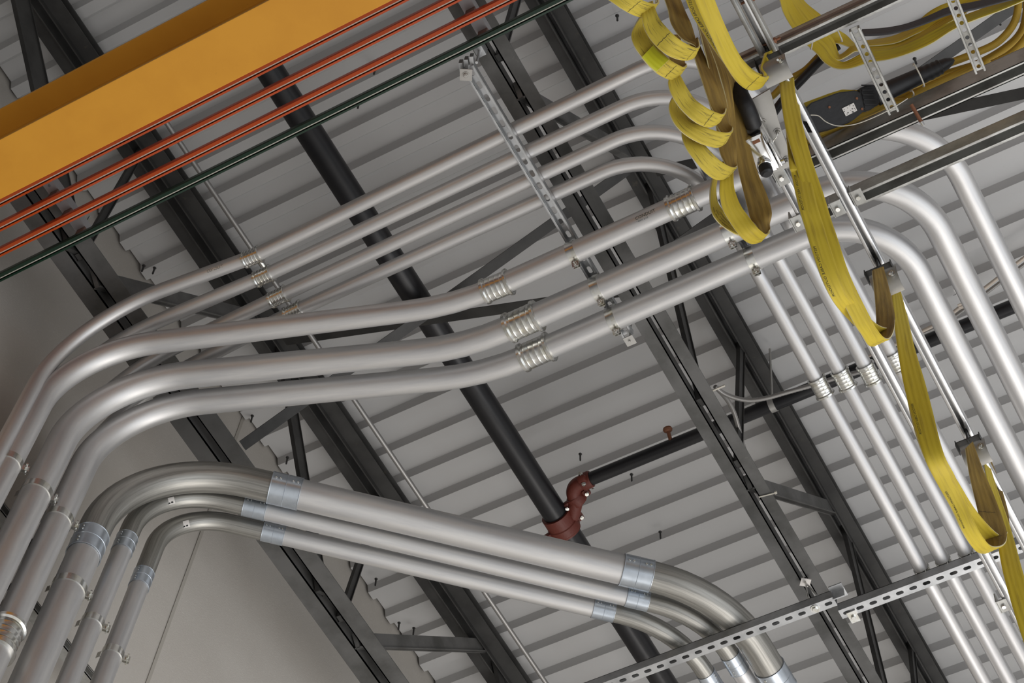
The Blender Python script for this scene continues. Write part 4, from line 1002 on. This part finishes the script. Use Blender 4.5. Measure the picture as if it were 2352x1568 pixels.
tube_px('round_cable', 'third brownish yellow cable of the right-hand loop', 'cable', [(2375, 40), (2358, 85), (2320, 125), (2262, 155), (2200, 178), (2130, 204), (2060, 228), (1990, 252)], 6.05, .0125, 'yellowr', RG)
tube_px('round_cable', 'brownish yellow cable sagging lowest toward the middle rail', 'cable', [(2270, 138), (2235, 175), (2195, 208), (2150, 228), (2100, 235), (2050, 236), (1990, 258), (1930, 285), (1880, 306)], 6.0, .012, 'yellowr', RG)
tube_px('round_cable', 'brownish yellow cable passing beneath the black connector', 'cable', [(2240, 150), (2180, 178), (2120, 205), (2060, 238), (2000, 262), (1950, 288), (1890, 310), (1840, 330)], 6.04, .011, 'yellowr', RG)
tube_px('round_cable', 'brownish yellow cable running up the left of the tray beside the first trolley', 'cable', [(1752, 232), (1775, 220), (1810, 185), (1850, 160), (1885, 125), (1920, 100)], 6.12, .010, 'yellowr', RG)
tube_px('black_cable', 'black cable slanting up from the trolley toward the upper rail', 'cable', [(1775, 262), (1805, 222), (1845, 180), (1885, 138), (1925, 105)], 6.10, .013, 'rubber')
tube_px('thin_wire', 'thin grey wire drooping over the black connector', 'wire', [(1862, 264), (1880, 266), (1898, 280), (1925, 289), (1965, 285), (2010, 268), (2050, 248), (2085, 226)], 5.80, .0014, 'tie', seg=8)

# black connector and strain relief
def prism_px(bm, pts, d0, d1, bevel=0.0):
    a = [bm.verts.new(PD(x, y, d0)) for x, y in pts]; f = bm.faces.new(a)
    r = bmesh.ops.extrude_face_region(bm, geom=[f])
    vv = [g for g in r['geom'] if isinstance(g, bmesh.types.BMVert)]
    for v in vv: v.co += RF * (d1 - d0)
    if bevel: bmesh.ops.bevel(bm, geom=list(bm.edges), offset=bevel, segments=2, affect='EDGES')
t = thing('connector', 'large black cable connector with a white label in the tray', 'connector', PD(1920, 255, 5.9))
bm = NB(); prism_px(bm, [(1840, 262), (1862, 236), (1925, 212), (1966, 207), (1978, 214), (1988, 252), (1960, 276), (1915, 292), (1872, 303), (1846, 304)], 5.88, 5.97, bevel=.003); obj('body', bm, M['rubber'], t)
bm = NB(); prism_px(bm, [(1846, 236), (1905, 214), (1935, 205), (1970, 207), (1972, 214), (1930, 218), (1870, 240), (1850, 248)], 5.93, 5.965, bevel=.002); obj('yellow_edge', bm, M['yellow'], t, label='yellow rim along the upper edge')
bm = NB(); prism_px(bm, [(1974, 202), (1998, 193), (2014, 196), (2022, 238), (2002, 250), (1984, 252)], 5.88, 5.96, bevel=.004)
for k in range(5): box(bm, PD(1992 + k * 2, 196 + k * 11, 5.875), .034, .004, .004, RX, -RD, RF)
obj('collar', bm, M['rubber'], t, label='ribbed black collar')
pts = [(2012, 222), (2040, 208), (2075, 192), (2110, 176), (2140, 163), (2160, 153)]
bm = NB(); pp = catmull([PD(x, y, 5.93) for x, y in pts], 8); n = len(pp)
sweep(bm, pp, [(.029 - .008 * (i / n)) * (1 + (.06 if (i // 2) % 2 and i > 24 else 0)) for i in range(n)], 24); obj('strain_relief', bm, M['rubber'], t)
bm = NB(); lathe(bm, pp[-1], pp[-1] - pp[-3], [(0, .019), (.02, .017), (.035, .011), (.044, .004)], 20); obj('tip', bm, M['rubber'], t, label='glossy rounded tip')
bm = NB(); lq = [(1934, 249), (1961, 236), (1969, 254), (1943, 267)]; prism_px(bm, lq, 5.8775, 5.882); obj('label_plate', bm, M['label'], t, smooth=False, label='white printed label')
bm = NB()
for (x, y, s) in ((1952, 243, 2), (1960, 243, 2), (1958, 250, 3), (1940, 256, 2), (1948, 259, 3), (1959, 257, 4), (1946, 262, 2), (1963, 249, 2), (1939, 252, 1.5), (1947, 248, 1.5), (1954, 254, 1.5), (1965, 252, 1.5)):
    box(bm, PD(x, y, 5.8770), s / F * 5.88, s * .6 / F * 5.88, .0005, RX, -RD, RF)
obj('printing', bm, M['ink'], t, smooth=False)
for (x, y) in ((1968, 226), (1980, 250), (1905, 246)):
    bm = NB(); lathe(bm, PD(x, y, 5.88), -RF, [(0, .004), (.003, .0035)], 10)
    obj('screw', bm, M['rust'], t)
# zip ties on the tray cables
def tie(label, a, b, dp):
    bm = NB(); p0 = PD(*a, dp); p1 = PD(*b, dp); mid = (p0 + p1) / 2 - RF * .008
    sweep(bm, catmull([p0 + RF * .02, p0, mid, p1, p1 + RF * .02], 4), .0022, 8); o = obj('cable_tie', bm, M['tie']); tag(o, label, 'cable tie', 'white cable ties')
tie('white cable tie round the upper tray cables near the top rail', (1902, 30), (1934, 92), 5.93)
tie('white cable tie round the outer yellow cable left of the first rung', (1868, 70), (1864, 110), 5.93)
tie('white cable tie round the black strain relief', (2100, 148), (2123, 196), 5.88)
tie('small white cable tie beneath the strain relief', (2094, 208), (2099, 218), 5.90)
p0 = P(2093, 240, ZQ - .01); p1 = P(2116, 280, ZQ - .04)
t = thing('threaded_rod', 'short rusty rod with a bright tip below the middle tray rail', 'rod', p0)
bm = NB(); cyl(bm, p0, p1, .0055, 12); obj('rod', bm, M['rust'], t)
bm = NB(); cyl(bm, p1, p1 + (p1 - p0).normalized() * .012, .0065, 12); obj('tip', bm, M['polished'], t, label='bright metal tip')

# ---------------------------------------------------------------- small service runs on the right
def flex(label, pts, z, r, mt='bx', group=None):
    pp = catmull([P(x, y, z if not isinstance(z, (list, tuple)) else z[i]) for i, (x, y) in enumerate(pts)], 14)
    # resample with rings for the corrugation
    L = [0.0]
    for i in range(1, len(pp)): L.append(L[-1] + (pp[i] - pp[i - 1]).length)
    step = .006; out = []; i = 0; s = 0
    while s < L[-1]:
        while L[i + 1] < s: i += 1
        out.append(pp[i].lerp(pp[i + 1], (s - L[i]) / max(L[i + 1] - L[i], 1e-9))); s += step
    bm = NB(); sweep(bm, out, [r * (1 + .09 * (k % 2)) for k in range(len(out))], 14)
    o = obj('flexible_conduit', bm, M[mt]); tag(o, label, 'conduit', group)
flex('flexible steel conduit sagging from the middle joist toward the three right-hand conduits', [(1643, 888), (1662, 903), (1690, 914), (1722, 919), (1760, 914), (1810, 900), (1868, 884), (1920, 868), (1990, 850)], 8.15, .0085)
flex('flexible steel conduit dropping along the middle joist behind its web', [(1643, 888), (1668, 915), (1685, 945), (1697, 985), (1706, 1020), (1716, 1050), (1730, 1085)], [8.15, 8.2, 8.22, 8.22, 8.2, 8.2, 8.15], .0085)
o = tube_obj('conduit', 'thin beige conduit crossing the deck behind the large right-hand conduits', 'conduit', [P(1990, 822, 8.9), P(2160, 740, 8.9), P(2352, 592, 8.9), P(2450, 517, 8.9)], .0075, 'beige', 12)
flex('thin flexible steel conduit beside the beige one at the right edge', [(2120, 765), (2180, 735), (2295, 650), (2352, 607), (2420, 556)], 8.9, .007)
t = thing('hanging_tag', 'small white tag with black figures above the sprinkler branch', 'tag', P(2215, 682, 8.6))
lq = [(2190, 665), (2212, 653), (2226, 678), (2205, 692)]
bm = NB(); a = [bm.verts.new(P(x, y, 8.6)) for x, y in lq]; f = bm.faces.new(a); r_ = bmesh.ops.extrude_face_region(bm, geom=[f])
for v in [g for g in r_['geom'] if isinstance(g, bmesh.types.BMVert)]: v.co.z += .003
obj('card', bm, M['label'], t, smooth=False)
bm = NB(); bar(bm, P(2200, 702, 8.6), P(2232, 688, 8.6), .010, .004); box(bm, P(2208, 705, 8.6), .02, .012, .01); obj('clip', bm, M['beige'], t, smooth=False)
def flat_text(parent, body, size, org, ux, uy, mt='ink', name='printing'):
    me = text_mesh(body, size)
    for v in me.vertices: v.co = org + ux * v.co.x + uy * v.co.y
    me.materials.clear(); me.materials.append(M[mt]); o = bpy.data.objects.new(name, me); COL.objects.link(o); o.parent = parent
    if parent.type == 'EMPTY': o.matrix_parent_inverse = Matrix.Translation(-Vector(parent.location))
    return o
A_ = P(2194, 667, 8.5975); B_ = P(2209, 690, 8.5975); ux = (B_ - A_).normalized(); uy = Vector((ux.y, -ux.x, 0)) * -1
flat_text(t, 'I', .022, P(2197, 673, 8.5975), ux, uy); flat_text(t, '33', .022, P(2212, 668, 8.5975), ux, uy)

# ---------------------------------------------------------------- print on conduits and labels
def wrap_text(parent, path, r, body, size, px, py, z, ang0, flip=False, mt='inkg', off=0.0):
    q, d = straight_at(path, P(px, py, z))
    if (d.dot(RX)) < 0: d = -d
    if flip: d = -d
    view = (CAM - q); view = (view - d * view.dot(d)).normalized(); s = d.cross(view)      # up in the image
    if flip: pass
    me = text_mesh(body, size)
    for v in me.vertices:
        a = ang0 + (v.co.y + off) / r
        v.co = q + d * v.co.x + (view * math.cos(a) + (-s) * math.sin(a)) * (r + .0006)
    me.materials.clear(); me.materials.append(M[mt]); o = bpy.data.objects.new('printing', me); COL.objects.link(o); o.parent = parent
    o.matrix_parent_inverse = Matrix.Translation(-Vector(parent.location))
wrap_text(LP[0][0], LP[0][1], LP[0][2], 'CONDUIT', .016, 1465, 505, ZL, 0.35)
wrap_text(LP[0][0], LP[0][1], LP[0][2], '* E.M.T. 2-1/2', .0075, 1466, 505, ZL, 0.08)
wrap_text(SP[0][0], SP[0][1], RS, 'CONDUIT', .014, 486, 632, ZS, 0.1)
for o_ in [x for x in bpy.data.objects if x.get('label', '').startswith(('middle conduit of the lower', 'lowest conduit of the lower'))]:
    tubeo = [c for c in o_.children if c.name.startswith('bend')][0]
    px, py = ((388, 1150) if 'middle' in o_['label'] else (425, 1204))
    vs_ = [v.co.copy() for v in tubeo.data.vertices]
    tgt = ray(px, py).normalized()
    best = min(vs_, key=lambda p: ((p - CAM).normalized() - tgt).length + 0.02 * (p - CAM).length)
    d = (P(px + 20, py - 5, best.z) - P(px, py, best.z)).normalized(); nrm = (CAM - best).normalized(); d = (d - nrm * d.dot(nrm)).normalized(); u = nrm.cross(d)
    if u.dot(RD) > 0: u = -u
    bm = NB(); n = 8; pr = None; W = .040; H = .026; r0 = .031
    for k in range(n + 1):
        a = (k / n - .5) * H / r0
        c0 = best + nrm * (r0 * math.cos(a) - r0 + .0012) + u * (r0 * math.sin(a))
        cur = [bm.verts.new(c0 - d * W / 2), bm.verts.new(c0 + d * W / 2)]
        if pr: bm.faces.new((pr[0], pr[1], cur[1], cur[0]))
        pr = cur
    obj('sticker', bm, M['label'], o_, label='small white sticker')
    bm = NB(); box(bm, best + nrm * .0012 - u * .007 - d * .006, .018, .005, .0006, d, u, nrm); box(bm, best + nrm * .0012 - u * .006 + d * .010, .007, .006, .0006, d, u, nrm); obj('printing', bm, M['ink'], o_, smooth=False)
